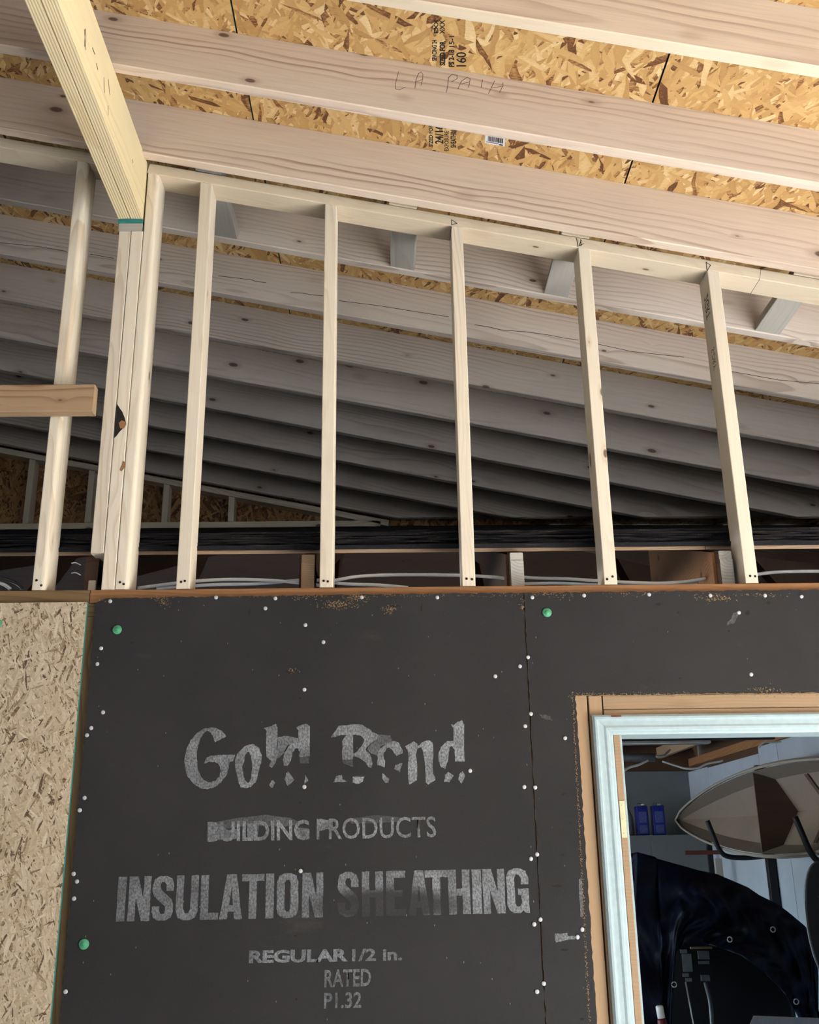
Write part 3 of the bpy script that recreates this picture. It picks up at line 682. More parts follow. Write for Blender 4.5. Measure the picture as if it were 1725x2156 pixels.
LEAN = lambda x: (725 - x) * .0135
q4 = lambda u: 230 + u / 3.75
q5 = lambda u: 670 + u / 3.75
spec = [('I', q4(64), q4(130), .62), ('N', q4(152), q4(326), .62), ('S', q4(340), q4(508), .66), ('U', q4(529), q4(702), .62), ('L', q4(722), q4(866), .62), ('A', q4(874), q4(1054), .62), ('T', q4(1046), q4(1222), .6), ('I', q4(1236), q4(1300), .66), ('O', q4(1324), q4(1494), .68), ('N', q4(1525), q4(1690), .6),
        ('S', q5(155), q5(320), .65), ('H', q5(345), q5(514), .75), ('E', q5(538), q5(690), .72), ('A', q5(712), q5(880), .66), ('T', q5(846), q5(1026), .82), ('H', q5(1030), q5(1200), .8), ('I', q5(1217), q5(1290), .85), ('N', q5(1302), q5(1476), .85), ('G', q5(1490), q5(1664), .88)]
o = link('lettering', glyph_mesh(row(spec, lambda x: 1846 - (x - 247) * .0208, lambda x: 1940.5 - (x - 247) * .0215)), M['print'], SHL, Matrix.Identity(4)); o['label'] = 'worn white words INSULATION SHEATHING'; o['kind'] = 'stuff'
def print_text(txt, bl, br, tl, bold, ink, lab):
    me = text_mesh(txt, bold); A, Bv, Cv = (Vector((*W2(p), 0)) for p in (bl, br, tl))
    for v in me.vertices:
        p = A + (Bv - A) * v.co.x + (Cv - A) * v.co.y; v.co = (p.x, YF - .0007, p.y)
    a_ = me.attributes.new('ink', 'FLOAT', 'POINT')
    for i in range(len(me.vertices)): a_.data[i].value = ink
    o = link('lettering', me, M['print'], SHL, Matrix.Identity(4)); o['label'] = lab; o['kind'] = 'stuff'; return o
print_text('BUILDING', (437, 1773), (652, 1768.5), (437.5, 1730), .022, .85, 'worn white word BUILDING')
print_text('PRODUCTS', (667, 1768), (919, 1763), (667, 1723.5), .008, .8, 'worn white word PRODUCTS')
print_text('REGULAR', (524, 2028.5), (733, 2024.5), (525, 2001), .045, .8, 'worn white word REGULAR')
print_text('1/2 in.', (741, 2024.5), (847, 2022), (741.5, 1998), .03, .75, 'worn white text 1/2 in.')
print_text('RATED', (683, 2079), (781, 2076), (684, 2042), .02, .55, 'worn white word RATED')
print_text('P1.32', (682, 2124), (761, 2122), (683, 2090), .02, .5, 'worn white text P1.32')
sm = [([T(0, 0, 1, [(500, 1722), (560, 1715), (612, 1722), (640, 1735), (600, 1740), (520, 1738), (470, 1745), (440, 1760), (440, 1733)])], .25), ([T(0, 0, 1, [(730, 1724), (790, 1716), (850, 1722), (845, 1730), (740, 1734)])], .18),
      ([T(0, 0, 1, [(668, 1728), (700, 1726), (702, 1745), (672, 1748)])], .7), ([T(0, 0, 1, [(440, 1735), (465, 1735), (480, 1748), (500, 1745), (498, 1766), (470, 1768), (442, 1770)])], .55), ([T(0, 0, 1, [(520, 1734), (545, 1733), (542, 1766), (522, 1768)])], .6), ([T(0, 0, 1, [(620, 1742), (650, 1744), (650, 1767), (626, 1766)])], .5)]
o = link('print_smear', glyph_mesh([([rough(l, 2, .8) for l in L], k) for L, k in sm], .0003), M['print'], SHL, Matrix.Identity(4)); o['kind'] = 'stuff'; o['label'] = 'smeared white paint around the small lettering'
sm = [([[(1168, 1966), (1195, 1964), (1196, 1970), (1212, 1972), (1210, 1978), (1190, 1980), (1172, 1985)]], .9), ([[(1219, 1850), (1224, 1850), (1228, 1930), (1222, 1930)]], .7), ([[(1136, 1503), (1160, 1508), (1163, 1518), (1140, 1512)]], .25), ([[(1530, 1318), (1545, 1290), (1560, 1286), (1548, 1310)]], .3)]
o = link('paint_smear', glyph_mesh([([rough(l, 4, 1.6) for l in L], k) for L, k in sm]), M['print'], SHR, Matrix.Identity(4)); o['kind'] = 'stuff'; o['label'] = 'white paint smears at the cut edge'
# nails ------------------------------------------------------------
RN = Matrix.Rotation(math.radians(90), 4, 'X')
nail_me = lathe([(.0055, 0), (.0055, .0012), (.004, .0021), (.0014, .0024)], 14); nail_me.materials.append(M['nail'])
NL = [(455, 1258), (580, 1260), (232, 1266), (762, 1258), (921, 1258), (205, 1398), (213, 1365), (643, 1316), (641, 1452), (641, 1657), (633, 1834), (183, 1548), (192, 1533), (1095, 1403), (1106, 1529), (1104, 1657), (168, 1706), (178, 1680), (155, 1840), (162, 1856), (156, 1892), (990, 1623), (1118, 1808), (1043, 1424), (138, 2088), (217, 1500), (681, 1352), (559, 1281)]
NR = [(1121, 1258), (1230, 1254), (1367, 1252), (1496, 1254), (1611, 1254), (1112, 1384), (1582, 1420), (1118, 1503), (1127, 1658), (1131, 1799), (1125, 1946), (1138, 1936), (1131, 2088), (1145, 2071), (1216, 1973), (1226, 1957), (1556, 1290), (1190, 1554), (1688, 1256)]
for lst, par in ((NL, SHL), (NR, SHR)):
    for (u, v) in lst:
        p = at(u, v, YF - .0003); link('nail', nail_me, None, par, Matrix.Translation(p) @ RN)
cap_me = lathe([(.0128, 0), (.0128, .0022), (.011, .0034), (.0058, .0026), (.005, .0042), (.002, .0046)], 24); cap_me.materials.append(M['cap'])
for (u, v), par in (((247, 1326), SHL), ((177, 1988), SHL), ((1152, 1290), SHR), ((-5, 1313), OS)):
    p = at(u, v, YF - .0003); c = link('cap_nail', cap_me, None, par, Matrix.Translation(p) @ RN); c['label'] = 'round green plastic cap nail'
# torn fibre along cut edges and gouges ------------------------------
def tufts(name, spots, parent, mat, per=40):
    v = []; f = []
    for (u, w, su, sw, n, ln) in spots:
        for i in range(n):
            p = at(u + random.gauss(0, su), w + random.gauss(0, sw), YF - random.uniform(.0004, .004)); a = random.uniform(0, 6.28); l = random.uniform(.3, 1) * ln
            d = Vector((math.cos(a), random.uniform(-.35, .1), math.sin(a))) * l; q = Vector((-math.sin(a), 0, math.cos(a))) * random.uniform(.0006, .0018)
            k = len(v); v += [p - q * .6, p + q * .6, p + d + q * .2]; f.append((k, k + 1, k + 2))
    o = link(name, mesh(v, f), mat, parent, Matrix.Identity(4)); o['kind'] = 'stuff'; return o
sp = [(715, 1272, 22, 5, 130, .008), (752, 1258, 14, 5, 60, .008), (330, 1258, 10, 3, 30, .006), (348, 1268, 6, 6, 40, .007), (822, 1282, 9, 4, 50, .007), (640, 1258, 18, 2, 25, .006), (212, 1260, 6, 4, 15, .006), (617, 1412, 5, 4, 14, .006)]
sp += [(x, 1254, 8, 2, 5, .006) for x in range(240, 1090, 24)]
tufts('torn_fibre', sp, SHL, M['tan_fibre'])['label'] = 'tan torn fibre along the top edge'
sp = [(x, 1463 + random.uniform(-2, 2), 7, 2, 9, .006) for x in range(1206, 1725, 12)] + [(1206 + (y - 1465) * .052, y, 1.2, 6, 8, .004) for y in range(1465, 2156, 11)] + [(1600, 1252, 30, 2, 40, .007), (1510, 1258, 20, 5, 90, .008), (1150, 1252, 20, 3, 40, .006), (1610, 1452, 14, 3, 40, .008), (1100, 1270, 3, 10, 25, .007), (1180, 1255, 15, 3, 20, .006), (1330, 1250, 40, 2, 30, .006)]
tufts('torn_fibre', sp, SHR, M['tan_fibre'])['label'] = 'tan torn fibre along the cut edges'
def dents(spots, parent):
    v = []; f = []
    for (u, w, a, b) in spots:
        k = len(v); n = 9
        for i in range(n):
            t = 6.283 * i / n; r = random.uniform(.6, 1.1); v.append(at(u + a * r * math.cos(t), w + b * r * math.sin(t), YF - .0003))
        f.append(tuple(range(k, k + n)))
    o = link('gouges', mesh(v, f), M['ink'], parent, Matrix.Identity(4)); o['kind'] = 'stuff'; o['label'] = 'small dark gouges in the board'
dents([(830, 1276, 14, 3), (888, 1280, 2, 12), (525, 1290, 3, 8), (610, 1415, 9, 5), (632, 1470, 3, 3), (680, 1353, 3, 2), (278, 1353, 3, 3), (1041, 1430, 2, 3), (642, 2017, 8, 3), (624, 2104, 3, 4), (213, 1290, 3, 5), (632, 1690, 2, 3), (637, 1828, 4, 4), (622, 1970, 2, 3)], SHL)
dents([(1575, 1290, 6, 6), (1386, 1272, 7, 4), (1428, 1290, 3, 3), (1535, 1329, 3, 3), (1190, 1554, 4, 4), (1432, 1428, 4, 3), (1187, 1672, 5, 4), (1202, 1732, 4, 3), (1185, 1800, 4, 3), (1172, 1865, 12, 3), (1190, 2000, 10, 3), (1225, 2146, 5, 4), (1618, 1269, 5, 4)], SHR)
v = []; f = []                      # crack line where the two sheets meet
# ------------------------------------------------------------------ doorway
dr = empty('door_1', (1.64, 0, 0)); dr['kind'] = 'structure'; dr['label'] = 'doorway with white casing and raw wood rough framing'
xr0 = DX0 - .004
for xc, mt in ((xr0 + .0185, 'jamb'), (xr0 + .0595, 'jamb'), (2.135, 'jamb')):
    lumber('trimmer_stud', (xc, .0445, .04), (xc, .0445, DZ0 + .03 if xc < 1.13 else DZ0 - .001), .037, .089, (0, 1, 0), M[mt], dr)
lumber('header', (xr0 + .0815, .0445, DZ0 - .018), (2.17, .0445, DZ0 - .018), .089, .038, (0, 0, 1), M['jamb'], dr)
lumber('header', (xr0 + .0815, .0455, DZ0 - .052), (2.17, .0455, DZ0 - .052), .089, .028, (0, 0, 1), M['jamb'], dr)
cx0, cx1, cz1, cz0 = 1.1545, 1.2105, PZ - .369, PZ - .4225    # casing: outer edge, inner edge, top, bottom of head
prof = [(0, 0), (0, .012), (.006, .0165), (.012, .0165), (.015, .0135), (.019, .0125), (.030, .0115), (.036, .0135), (.042, .0125), (.046, .0085), (.051, .0075), (.055, .0055), (.056, .0)]
def casing_vert(xo, sgn, name='casing'):
    v = []; f = []; n = len(prof)
    for (w, d) in prof: v.append((xo + sgn * w, -d - .0002, .02))
    for (w, d) in prof: v.append((xo + sgn * w, -d - .0002, cz1 - w * (cz1 - cz0) / .056))
    for i in range(n - 1): f.append((i, i + 1, n + i + 1, n + i))
    f.append(tuple(range(n))); f.append(tuple(range(n, 2 * n))); f.append((0, n, 2 * n - 1, n - 1))
    me = mesh(v, f); bm = bmesh.new(); bm.from_mesh(me); bmesh.ops.recalc_face_normals(bm, faces=bm.faces[:]); bm.to_mesh(me); bm.free()
    return link(name, me, M['white'], dr, Matrix.Identity(4))
casing_vert(cx0, 1); casing_vert(2.128, -1)
v = []; f = []; n = len(prof); kz = (cz1 - cz0) / .056
for (w, d) in prof: v.append((cx0 + w + .0006, -d - .0002, cz1 - w * kz))
for (w, d) in prof: v.append((2.128 - w - .0006, -d - .0002, cz1 - w * kz))
for i in range(n - 1): f.append((i, i + 1, n + i + 1, n + i))
f.append(tuple(range(n))); f.append(tuple(range(n, 2 * n))); f.append((0, n, 2 * n - 1, n - 1))
me = mesh(v, f); bm = bmesh.new(); bm.from_mesh(me); bmesh.ops.recalc_face_normals(bm, faces=bm.faces[:]); bm.to_mesh(me); bm.free()
link('head_casing', me, M['white'], dr, Matrix.Identity(4))
box('jamb', (cx1 + .001, .0005, 0), (cx1 + .0185, .115, cz0 + .012), M['jamb'], dr, .0015)
box('jamb', (2.128 - .0745, .0005, 0), (2.128 - .057, .115, cz0 + .012), M['jamb'], dr, .0015)
box('head_jamb', (cx1 + .019, .0005, cz0 + .001), (2.053, .115, cz0 + .016), M['white'], dr, .0015)
box('door_stop', (cx1 + .0187, .004, 0), (cx1 + .0245, .016, cz0 + .0005), M['white'], dr, .001)
box('door_stop', (2.046, .03, 0), (2.0535, .065, cz0 + .0005), M['white'], dr, .001)
pz1 = at(1305, 1686, 0).z; pz0 = at(1312, 1764, 0).z
hl = box('hinge_leaf', (cx1 + .0025, -.0022, pz0), (cx1 + .0172, .0003, pz1), M['cream'], dr, .001); hl['label'] = 'cream painted hinge leaf'
for k in (.12, .5, .88):
    p = Vector((cx1 + .0098, -.0022, pz0 + (pz1 - pz0) * k)); link('screw', nail_me, None, hl, Matrix.Translation(p) @ RN @ Matrix.Scale(.4, 4))
for (u, w, c) in ((1297, 1508, 'rust'),):
    p = at(u, w, -.0172); me = boxmesh((-.013, -.0006, -.002), (.015, 0, .003)); link('paint_chip', me, M[c], dr, Matrix.Translation(p))
# ------------------------------------------------------------------ trusses of the old garage
def truss(x, label, endmat, gus=True, xoff=0):
    e = empty('roof_truss', (x, 1.5, PZ)); tag(e, label, 'truss', 'old roof trusses')
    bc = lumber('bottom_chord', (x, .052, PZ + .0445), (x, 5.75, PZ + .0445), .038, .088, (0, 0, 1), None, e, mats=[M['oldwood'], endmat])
    me = bc.data
    for p in me.polygons:
        if p.normal.x < -.5: p.material_index = 1
    zt = lambda y: zroof(y) - .0125 - .0445 / math.cos(RA)
    tc = lumber('top_chord', (x, .056, zt(.056)), (x, 3.0, zt(3.0)), .038, .088, (0, 0, 1), None, e, mats=[M['oldwood'], endmat], c0=lambda y, z: z * RS)
    me = tc.data
    for p in me.polygons:
        if p.normal.x < -.5: p.material_index = 1
    lumber('web', (x, 1.05, PZ + .09), (x, 1.75, zt(1.75)), .038, .088, (0, -1, .5), M['oldwood'], e)
    if gus:
        pts = [(.09, PZ + .02), (.62, PZ + .02), (.80, PZ + .10), (.80, zt(.80) + .03), (.09, zt(.09) + .04)]
        me = slab([[(p[0], p[1]) for p in pts]], 0, .009)
        for v in me.vertices: v.co = (v.co.y, v.co.x, v.co.z)
        link('gusset', me, M['oldplate'] if gus == 2 else M['oldwood'], e, Matrix.Translation((x - .0285, 0, 0)))
    return e
TX = [(-.868, 'old roof truss at the left edge of the frame, behind the leftmost stud', 'cut_tan', 0), (-.2575, 'old roof truss with a broken dark end beside the post', 'oldwood', 0), (.3685, 'old roof truss whose rough tan end shows beside the second free stud', 'cut_tan', 1),
      (.979, 'old roof truss with a painted end between the third and fourth studs', 'cut_white', 1), (1.595, 'old roof truss with a brown plywood gusset beside the rightmost stud', 'cut_white', 2),
      (2.2, 'old roof truss over the doorway', 'oldwood', 1), (2.81, 'old roof truss whose pale lower chord shows through the doorway', 'oldwood', 0)]
TR = [truss(x, l, M[em], g) for x, l, em, g in TX]
TR[6].children[0].data.materials[0] = M['jamb']
box('splinter', (-.262, .044, PZ + .006), (-.24, .0515, PZ + .04), M['plate'], TR[1], .003)
# ------------------------------------------------------------------ cables on the plate
def cab(pts, y, r=.0055): return [at(u, v, y) for (u, v) in pts]
CB = [([(290, 1238), (360, 1229), (430, 1222), (500, 1220), (570, 1222), (640, 1228), (700, 1237)], 'white cable arching over the plate left of the second free stud'),
      ([(330, 1238), (450, 1231), (540, 1229), (640, 1221), (700, 1222), (760, 1213), (860, 1210), (960, 1211), (1040, 1215), (1090, 1222)], 'long white cable arching between the second and third free studs'),
      ([(690, 1226), (740, 1230), (800, 1232), (860, 1237)], 'short white cable dropping to the plate right of the second free stud'),
      ([(1080, 1214), (1130, 1217), (1200, 1219), (1280, 1224), (1380, 1228), (1440, 1225), (1490, 1218)], 'white cable running behind the fourth free stud to the gusset'),
      ([(1085, 1230), (1180, 1228), (1300, 1233), (1400, 1232), (1470, 1229)], 'lower white cable lying on the plate over the doorway side'),
      ([(1575, 1212), (1630, 1205), (1690, 1203), (1760, 1203)], 'white cable leaving the frame at the right edge')]
for i, (pts, l) in enumerate(CB):
    o = tube('electric_cable', cab(pts, .135 + .012 * i), .0052, M['cable']); tag(o, l, 'cable', 'white electric cables on the wall plate')
o = tube('electric_cable', cab([(-30, 1208), (0, 1216), (30, 1226), (44, 1235), (46, 1240)], .05), .005, M['cable_dark']); tag(o, 'dark grey cable curling down at the left edge', 'cable')
o = tube('electric_cable', cab([(-30, 1222), (0, 1228), (14, 1234), (22, 1241)], .06), .005, M['cable']); tag(o, 'white cable end curling at the left edge', 'cable')
for (u, v, l) in ((150, 1186, 'upper bent nail in the dark truss end'), (150, 1207, 'lower bent nail in the dark truss end')):
    o = tube('bent_nail', [at(u, v, .05), at(u + 10, v - 1, .052), at(u + 20, v + 4, .054)], .0015, M['nail'], TR[1], 6)
# ------------------------------------------------------------------ inside the garage
gw = empty('wall_right', (3.05, 3, 0)); gw['kind'] = 'structure'; gw['label'] = 'bluish white panelled wall inside the garage'
for (y0, y1, z1) in ((5.255, 5.7995, 2.36), (4.10, 5.25, 2.352), (3.755, 4.096, 2.395), (.1, 3.75, 2.395)):
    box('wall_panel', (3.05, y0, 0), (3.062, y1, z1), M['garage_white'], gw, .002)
lumber('wall_plate', (3.10, .1, 2.435), (3.10, 5.8, 2.435), .075, .06, (0, 0, 1), M['oldplate'], gw)
box('wall_backing', (3.063, .1, 0), (3.15, 5.8, 2.403), M['oldwood'], gw)
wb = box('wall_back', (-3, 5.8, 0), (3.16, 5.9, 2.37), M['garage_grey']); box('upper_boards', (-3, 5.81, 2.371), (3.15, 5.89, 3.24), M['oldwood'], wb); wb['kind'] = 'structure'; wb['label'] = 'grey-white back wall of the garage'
cb = empty('cabinet', (2.5, 5.5, 0)); tag(cb, 'grey-white two-door cabinet at the back of the garage, under the blue cans', 'cabinet')
cy0, cx_a, cx_b, czt = 5.36, 1.95, at(1489, 1757, 5.36).x, at(1400, 1757.5, 5.36).z
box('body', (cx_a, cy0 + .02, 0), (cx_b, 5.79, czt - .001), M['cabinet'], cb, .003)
xm = at(1373, 1780, cy0).x
dl = box('cabinet_door', (cx_a + .003, cy0, .06), (xm - .004, cy0 + .0195, czt - .002), M['cabinet'], cb, .002)
dr_ = box('cabinet_door', (xm + .004, cy0, .06), (cx_b - .003, cy0 + .0195, czt - .002), M['cabinet'], cb, .002)
box('divider', (xm - .0035, cy0 + .004, .06), (xm + .0035, cy0 + .0195, czt - .002), M['white'], cb)
def can(u0, u1, vt, label):
    y = 5.42; a = at(u0, 1757, y); b = at(u1, 1757, y); h = at(u0, vt, y).z - czt; w = b.x - a.x
    e = empty('metal_can', ((a.x + b.x) / 2, y + .05, czt)); tag(e, label, 'can', 'blue cans on the cabinet')
    x0 = a.x; bm_ = box('body', (x0, y, czt + .0005), (x0 + w, y + .085, czt + h), M['blue_can'], e, .006)
    box('label_print', (x0 + w * .14, y - .0006, czt + h * .42), (x0 + w * .84, y - .0001, czt + h * .80), M['can_print'], e)
    box('label_print', (x0 + w * .14, y - .0006, czt + h * .06), (x0 + w * .84, y - .0001, czt + h * .34), M['can_print'], e)
    p = Vector((x0 + w * .72, y + .045, czt + h)); link('cap', lathe([(.017, 0), (.017, .014), (.014, .016)], 14), M['cable'], e, Matrix.Translation(p))
    tube('handle', [(x0 + w * .15, y + .045, czt + h), (x0 + w * .2, y + .045, czt + h + .018), (x0 + w * .5, y + .045, czt + h + .02), (x0 + w * .55, y + .045, czt + h)], .003, M['greymetal'], e, 6)
can(1345, 1369, 1697, 'left one of the two blue metal cans on the cabinet'); can(1379, 1404, 1696, 'right one of the two blue metal cans on the cabinet')
a = at(1326, 1757, 5.44); bo = empty('spray_bottle', (a.x, 5.48, czt)); tag(bo, 'cloudy spray bottle beside the blue cans, close to the door jamb', 'bottle')
link('body', lathe([(.045, 0), (.046, .1), (.042, .14), (.022, .19), (.016, .21)], 18), M['bottle'], bo, Matrix.Translation((a.x, 5.48, czt + .0005)))
link('spray_head', lathe([(.017, 0), (.018, .02), (.012, .035), (.012, .06), (.02, .065), (.02, .085)], 12), M['cut_tan'], bo, Matrix.Translation((a.x, 5.48, czt + .211)))
# kayak hull on wall arms
bt_ = empty('plywood_boat', (2.78, 3.1, 1.72)); tag(bt_, 'bare plywood boat hull hung on its side on the garage wall', 'boat')
YT, LB, ZC, XB = 5.10, 4.0, 1.965, 2.74
def bsec(t):
    s = max(0.0, math.sin(math.pi * min(max(t, 0), 1))) ** .72
    b = .232 * s; d = .25 * s ** .6
    zc = ZC - .012 * math.sin(math.pi * t)
    return b, d, zc
NB = 40
def strip(fa, fb, th=.005, nseg=NB, t0=0.0, t1=1.0, inward=(-1, 0, 0)):
    v = []; f = []
    for i in range(nseg + 1):
        t = t0 + (t1 - t0) * i / nseg; a = Vector(fa(t)); b = Vector(fb(t)); o_ = Vector((-th, 0, 0))
        v += [a, b, b + o_, a + o_]
    for i in range(nseg):
        k = i * 4
        for j in range(4): f.append((k + j, k + (j + 1) % 4, k + 4 + (j + 1) % 4, k + 4 + j))
    f += [(0, 1, 2, 3), (4 * nseg + 3, 4 * nseg + 2, 4 * nseg + 1, 4 * nseg)]
    me = mesh(v, f); bm = bmesh.new(); bm.from_mesh(me); bmesh.ops.recalc_face_normals(bm, faces=bm.faces[:]); bm.to_mesh(me); bm.free(); return me
def hp(t, kz, kx):
    b, d, zc = bsec(t); return (XB + d * kx + .03 * (1 - math.sin(math.pi * t)) * kx, YT - LB * t, zc + b * kz)
for (n_, A, Bq) in (('side_panel', (1, 0), (.80, .55)), ('bottom_panel', (.80, .55), (0, 1)), ('bottom_panel', (0, 1), (-.80, .55)), ('side_panel', (-.80, .55), (-1, 0))):
    link(n_, strip(lambda t, A=A: hp(t, *A), lambda t, Bq=Bq: hp(t, *Bq)), M['tan_ply'], bt_, Matrix.Identity(4))
for sg in (1, -1):
    for dx, dz, nme in ((-.016, .010, 'gunwale'), (.002, .017, 'outer_gunwale')):
        pts = [Vector(hp(t / 30, sg, 0)) + Vector((dx, 0, sg * dz * (1 if t not in (0, 30) else .3))) for t in range(31)]
        link(nme, tubemesh(pts, .0085, 6), M['gunwale'], bt_, Matrix.Identity(4))
for t in (.435, .70):
    P_ = [hp(t, *k) for k in ((.97, .02), (.80, .55), (0, .97), (-.80, .55), (-.97, .02))]
    y0 = P_[0][1]; n5 = len(P_)
    v = [(p[0] - .002, y0 - .005, p[2]) for p in P_] + [(p[0] - .002, y0 + .005, p[2]) for p in P_]
    f = [tuple(range(n5)), tuple(range(2 * n5 - 1, n5 - 1, -1))] + [(i, (i + 1) % n5, n5 + (i + 1) % n5, n5 + i) for i in range(n5)]
    link('bulkhead', mesh(v, f), M['ply_dark'], bt_, Matrix.Identity(4))
for t in (.555,):
    for A, Bq in (((.78, .54), (0, .985)), ((0, .985), (-.78, .54))):
        me = strip(lambda s, A=A, Bq=Bq: [c - (.006 if i == 0 else 0) for i, c in enumerate(hp(t - .006, A[0] + (Bq[0] - A[0]) * s, A[1] + (Bq[1] - A[1]) * s))], lambda s, A=A, Bq=Bq: [c - (.006 if i == 0 else 0) for i, c in enumerate(hp(t + .006, A[0] + (Bq[0] - A[0]) * s, A[1] + (Bq[1] - A[1]) * s))], .004, 6)
        link('butt_strap', me, M['ply_dark'], bt_, Matrix.Identity(4))
# rack holding the boat
def rack(u_tip, v_tip, yr, label, h_top):
    e = empty('boat_rack', (3.02, yr, 0)); tag(e, label, 'rack', 'black racks under the boat')
    b, d, zc = bsec((YT - yr) / LB); zl_ = zc - b - .04
    lumber('post', (3.015, yr, 0), (3.015, yr, h_top), .05, .05, (0, 1, 0), M['black'], e, r=.004)
    tube('arm', [(2.99, yr, zl_ - .02), (2.86, yr, zl_ - .03), (2.74, yr, zl_ - .018), (2.695, yr, zl_ + .03), (2.665, yr, zl_ + .12), (2.64, yr, zl_ + .20)], .016, M['black'], e, 8, 4)
    return e
rack(0, 0, 4.02, 'far black wall rack with an upturned arm under the boat', 2.27); rack(0, 0, 2.52, 'near black wall rack with an upturned arm at the right edge', 2.27)
# shelving frame
sh = empty('shelf_frame', (2.6, 4.6, 0)); tag(sh, 'rust-red and black metal shelf frame below the boat tip', 'shelf frame')
p1 = at(1443, 1795.5, 5.15); p2 = at(1545, 1795.5, 5.15)
box('rail', (p1.x, 5.14, p1.z - .015), (p2.x, 5.16, p1.z + .015), M['rust'], sh, .003)
box('upright', (at(1490, 1800, 5.2).x, 5.185, 0), (at(1501, 1800, 5.2).x, 5.21, at(1490, 1756, 5.2).z), M['black'], sh, .003)
box('upright', (at(1537, 1800, 5.15).x, 5.162, 0), (at(1542, 1800, 5.15).x, 5.18, at(1540, 1775, 5.15).z), M['rust'], sh, .002)
box('upright', (at(1543, 1800, 5.2).x, 5.185, 0), (at(1563, 1800, 5.2).x, 5.22, at(1540, 1770, 5.2).z), M['black'], sh, .003)
o = lumber('leaning_board', (at(1518, 1900, 4.75).x, 4.72, .002), at(1512, 1808, 4.85), .03, .05, (1, 0, 0), M['block']); tag(o, 'grey board end standing behind the tarp below the boat', 'board')
# overhead in the garage
o = box('door_track', (1.2, .98, at(1400, 1567, 1.0).z), (1.78, 1.03, at(1400, 1560, 1.0).z), M['greymetal'], None, .002); tag(o, 'grey metal track across the top of the doorway opening', 'track')
box('track_lip', (1.3, .985, at(1400, 1559.5, 1.0).z), (2.02, 1.02, at(1400, 1553, 1.0).z), M['black'], o, .002)
for xx in (1.585,): box('hanger', (xx, .99, at(1400, 1553, 1.0).z), (xx + .02, 1.01, 2.467), M['black'], o)
tb = tube('lamp_tube', [at(1222, 1592.5, 2.5), at(1379, 1595.5, 2.5)], .021, M['greymetal'], None, 14, 0); tag(tb, 'grey capped tube hanging below the garage joists', 'tube')
for x_ in (1.592,): box('hanger', (x_, 2.495, at(1310, 1594, 2.5).z), (x_ + .008, 2.505, 2.467), M['black'], tb)
o = tube('cable', [at(u, v, y) for u, v, y in ((1372, 1592, 2.5), (1395, 1592, 2.9), (1404, 1586, 3.6), (1411, 1579, 4.4))], .007, M['cable'], tb)
o = tube('cable', [at(u, v, y) for u, v, y in ((1312, 1625, 2.2), (1324, 1616, 2.3), (1345, 1610, 2.4), (1366, 1600, 2.5))], .007, M['cable'], tb)
o = tube('electric_cable', [at(u, v, 4.9) for u, v in ((1395, 1603), (1420, 1611), (1445, 1618), (1470, 1617), (1490, 1608), (1525, 1601), (1545, 1588), (1555, 1575), (1564, 1562))], .008, M['cable']); tag(o, 'long white cable sagging below the joists above the boat', 'cable')
o = tube('electric_cable', [at(u, v, 3.6) for u, v in ((1598, 1575), (1604, 1567), (1613, 1562), (1628, 1563), (1645, 1562))], .006, M['cable']); tag(o, 'short white cable stapled above the white wall panel', 'cable')
# navy tarp over stored gear
tp = empty('tarp_heap', (2.2, 2.5, 0)); tag(tp, 'navy tarp draped over stored gear in the garage', 'tarp')
top = [(1318, 1870), (1330, 1835), (1342, 1794), (1380, 1804), (1384, 1808), (1435, 1822), (1470, 1832), (1510, 1840), (1540, 1853), (1575, 1868), (1600, 1885), (1635, 1902), (1660, 1920), (1690, 1945), (1712, 1965), (1719, 1990), (1724, 2060)]
hem = [(1318, 2260), (1330, 2260), (1342, 2260), (1400, 2260), (1414, 2200), (1423, 2010), (1440, 1985), (1480, 1985), (1500, 1990), (1530, 2000), (1560, 2010), (1600, 2040), (1640, 2075), (1665, 2110), (1690, 2160), (1705, 2200), (1724, 2240)]
def lerp_px(tab, s):
    k = s * (len(tab) - 1); i = min(int(k), len(tab) - 2); f_ = k - i
    return (tab[i][0] + (tab[i + 1][0] - tab[i][0]) * f_, tab[i][1] + (tab[i + 1][1] - tab[i][1]) * f_)
v = []; f = []; NU, NV, NBK = 120, 50, 8
for i in range(NU + 1):
    s = i / NU; tu, tv = lerp_px(top, s); hu, hv = lerp_px(hem, s)
    for j in range(NV + 1):
        r_ = j / NV; fold = .03 * math.sin(s * 19 + 2.2 * r_) * r_ + .022 * math.sin(s * 47 + r_ * 9) * r_ ** .5 + .05 * math.sin(r_ * 3 + s * 6) * r_ + .016 * math.sin(r_ * 17 - s * 23) * math.sin(r_ * 3.1) + .012 * math.sin(s * 90 + 5 * math.sin(r_ * 8)) * r_ ** .5
        yy = 2.45 - .22 * math.sin(r_ * 1.5) - fold
        v.append(at(tu + (hu - tu) * r_, tv + (hv - tv) * r_, yy))
    p = at(tu, tv, 2.45)
    for j in range(1, NBK + 1):
        r_ = j / NBK; v.append(Vector((p.x + .12 * r_, p.y + .75 * min(1, r_ * 1.6), p.z - .03 * r_ - (max(0, r_ - .6) / .4) * (p.z - .1))))
SN = NV + 1 + NBK
for i in range(NU):
    for j in range(SN - 1):
        def ix(i, j): return i * SN + (j if True else 0)
        if j == NV: continue
        f.append((ix(i, j), ix(i, j + 1), ix(i + 1, j + 1), ix(i + 1, j)))
    f.append((ix(i, 0), ix(i + 1, 0), ix(i + 1, NV + 1), ix(i, NV + 1)))
me = mesh(v, f)
for p in me.polygons: p.use_smooth = True
tpm = link('tarp', me, M['tarp'], tp, Matrix.Identity(4)); so = tpm.modifiers.new('thick', 'SOLIDIFY'); so.thickness = .004
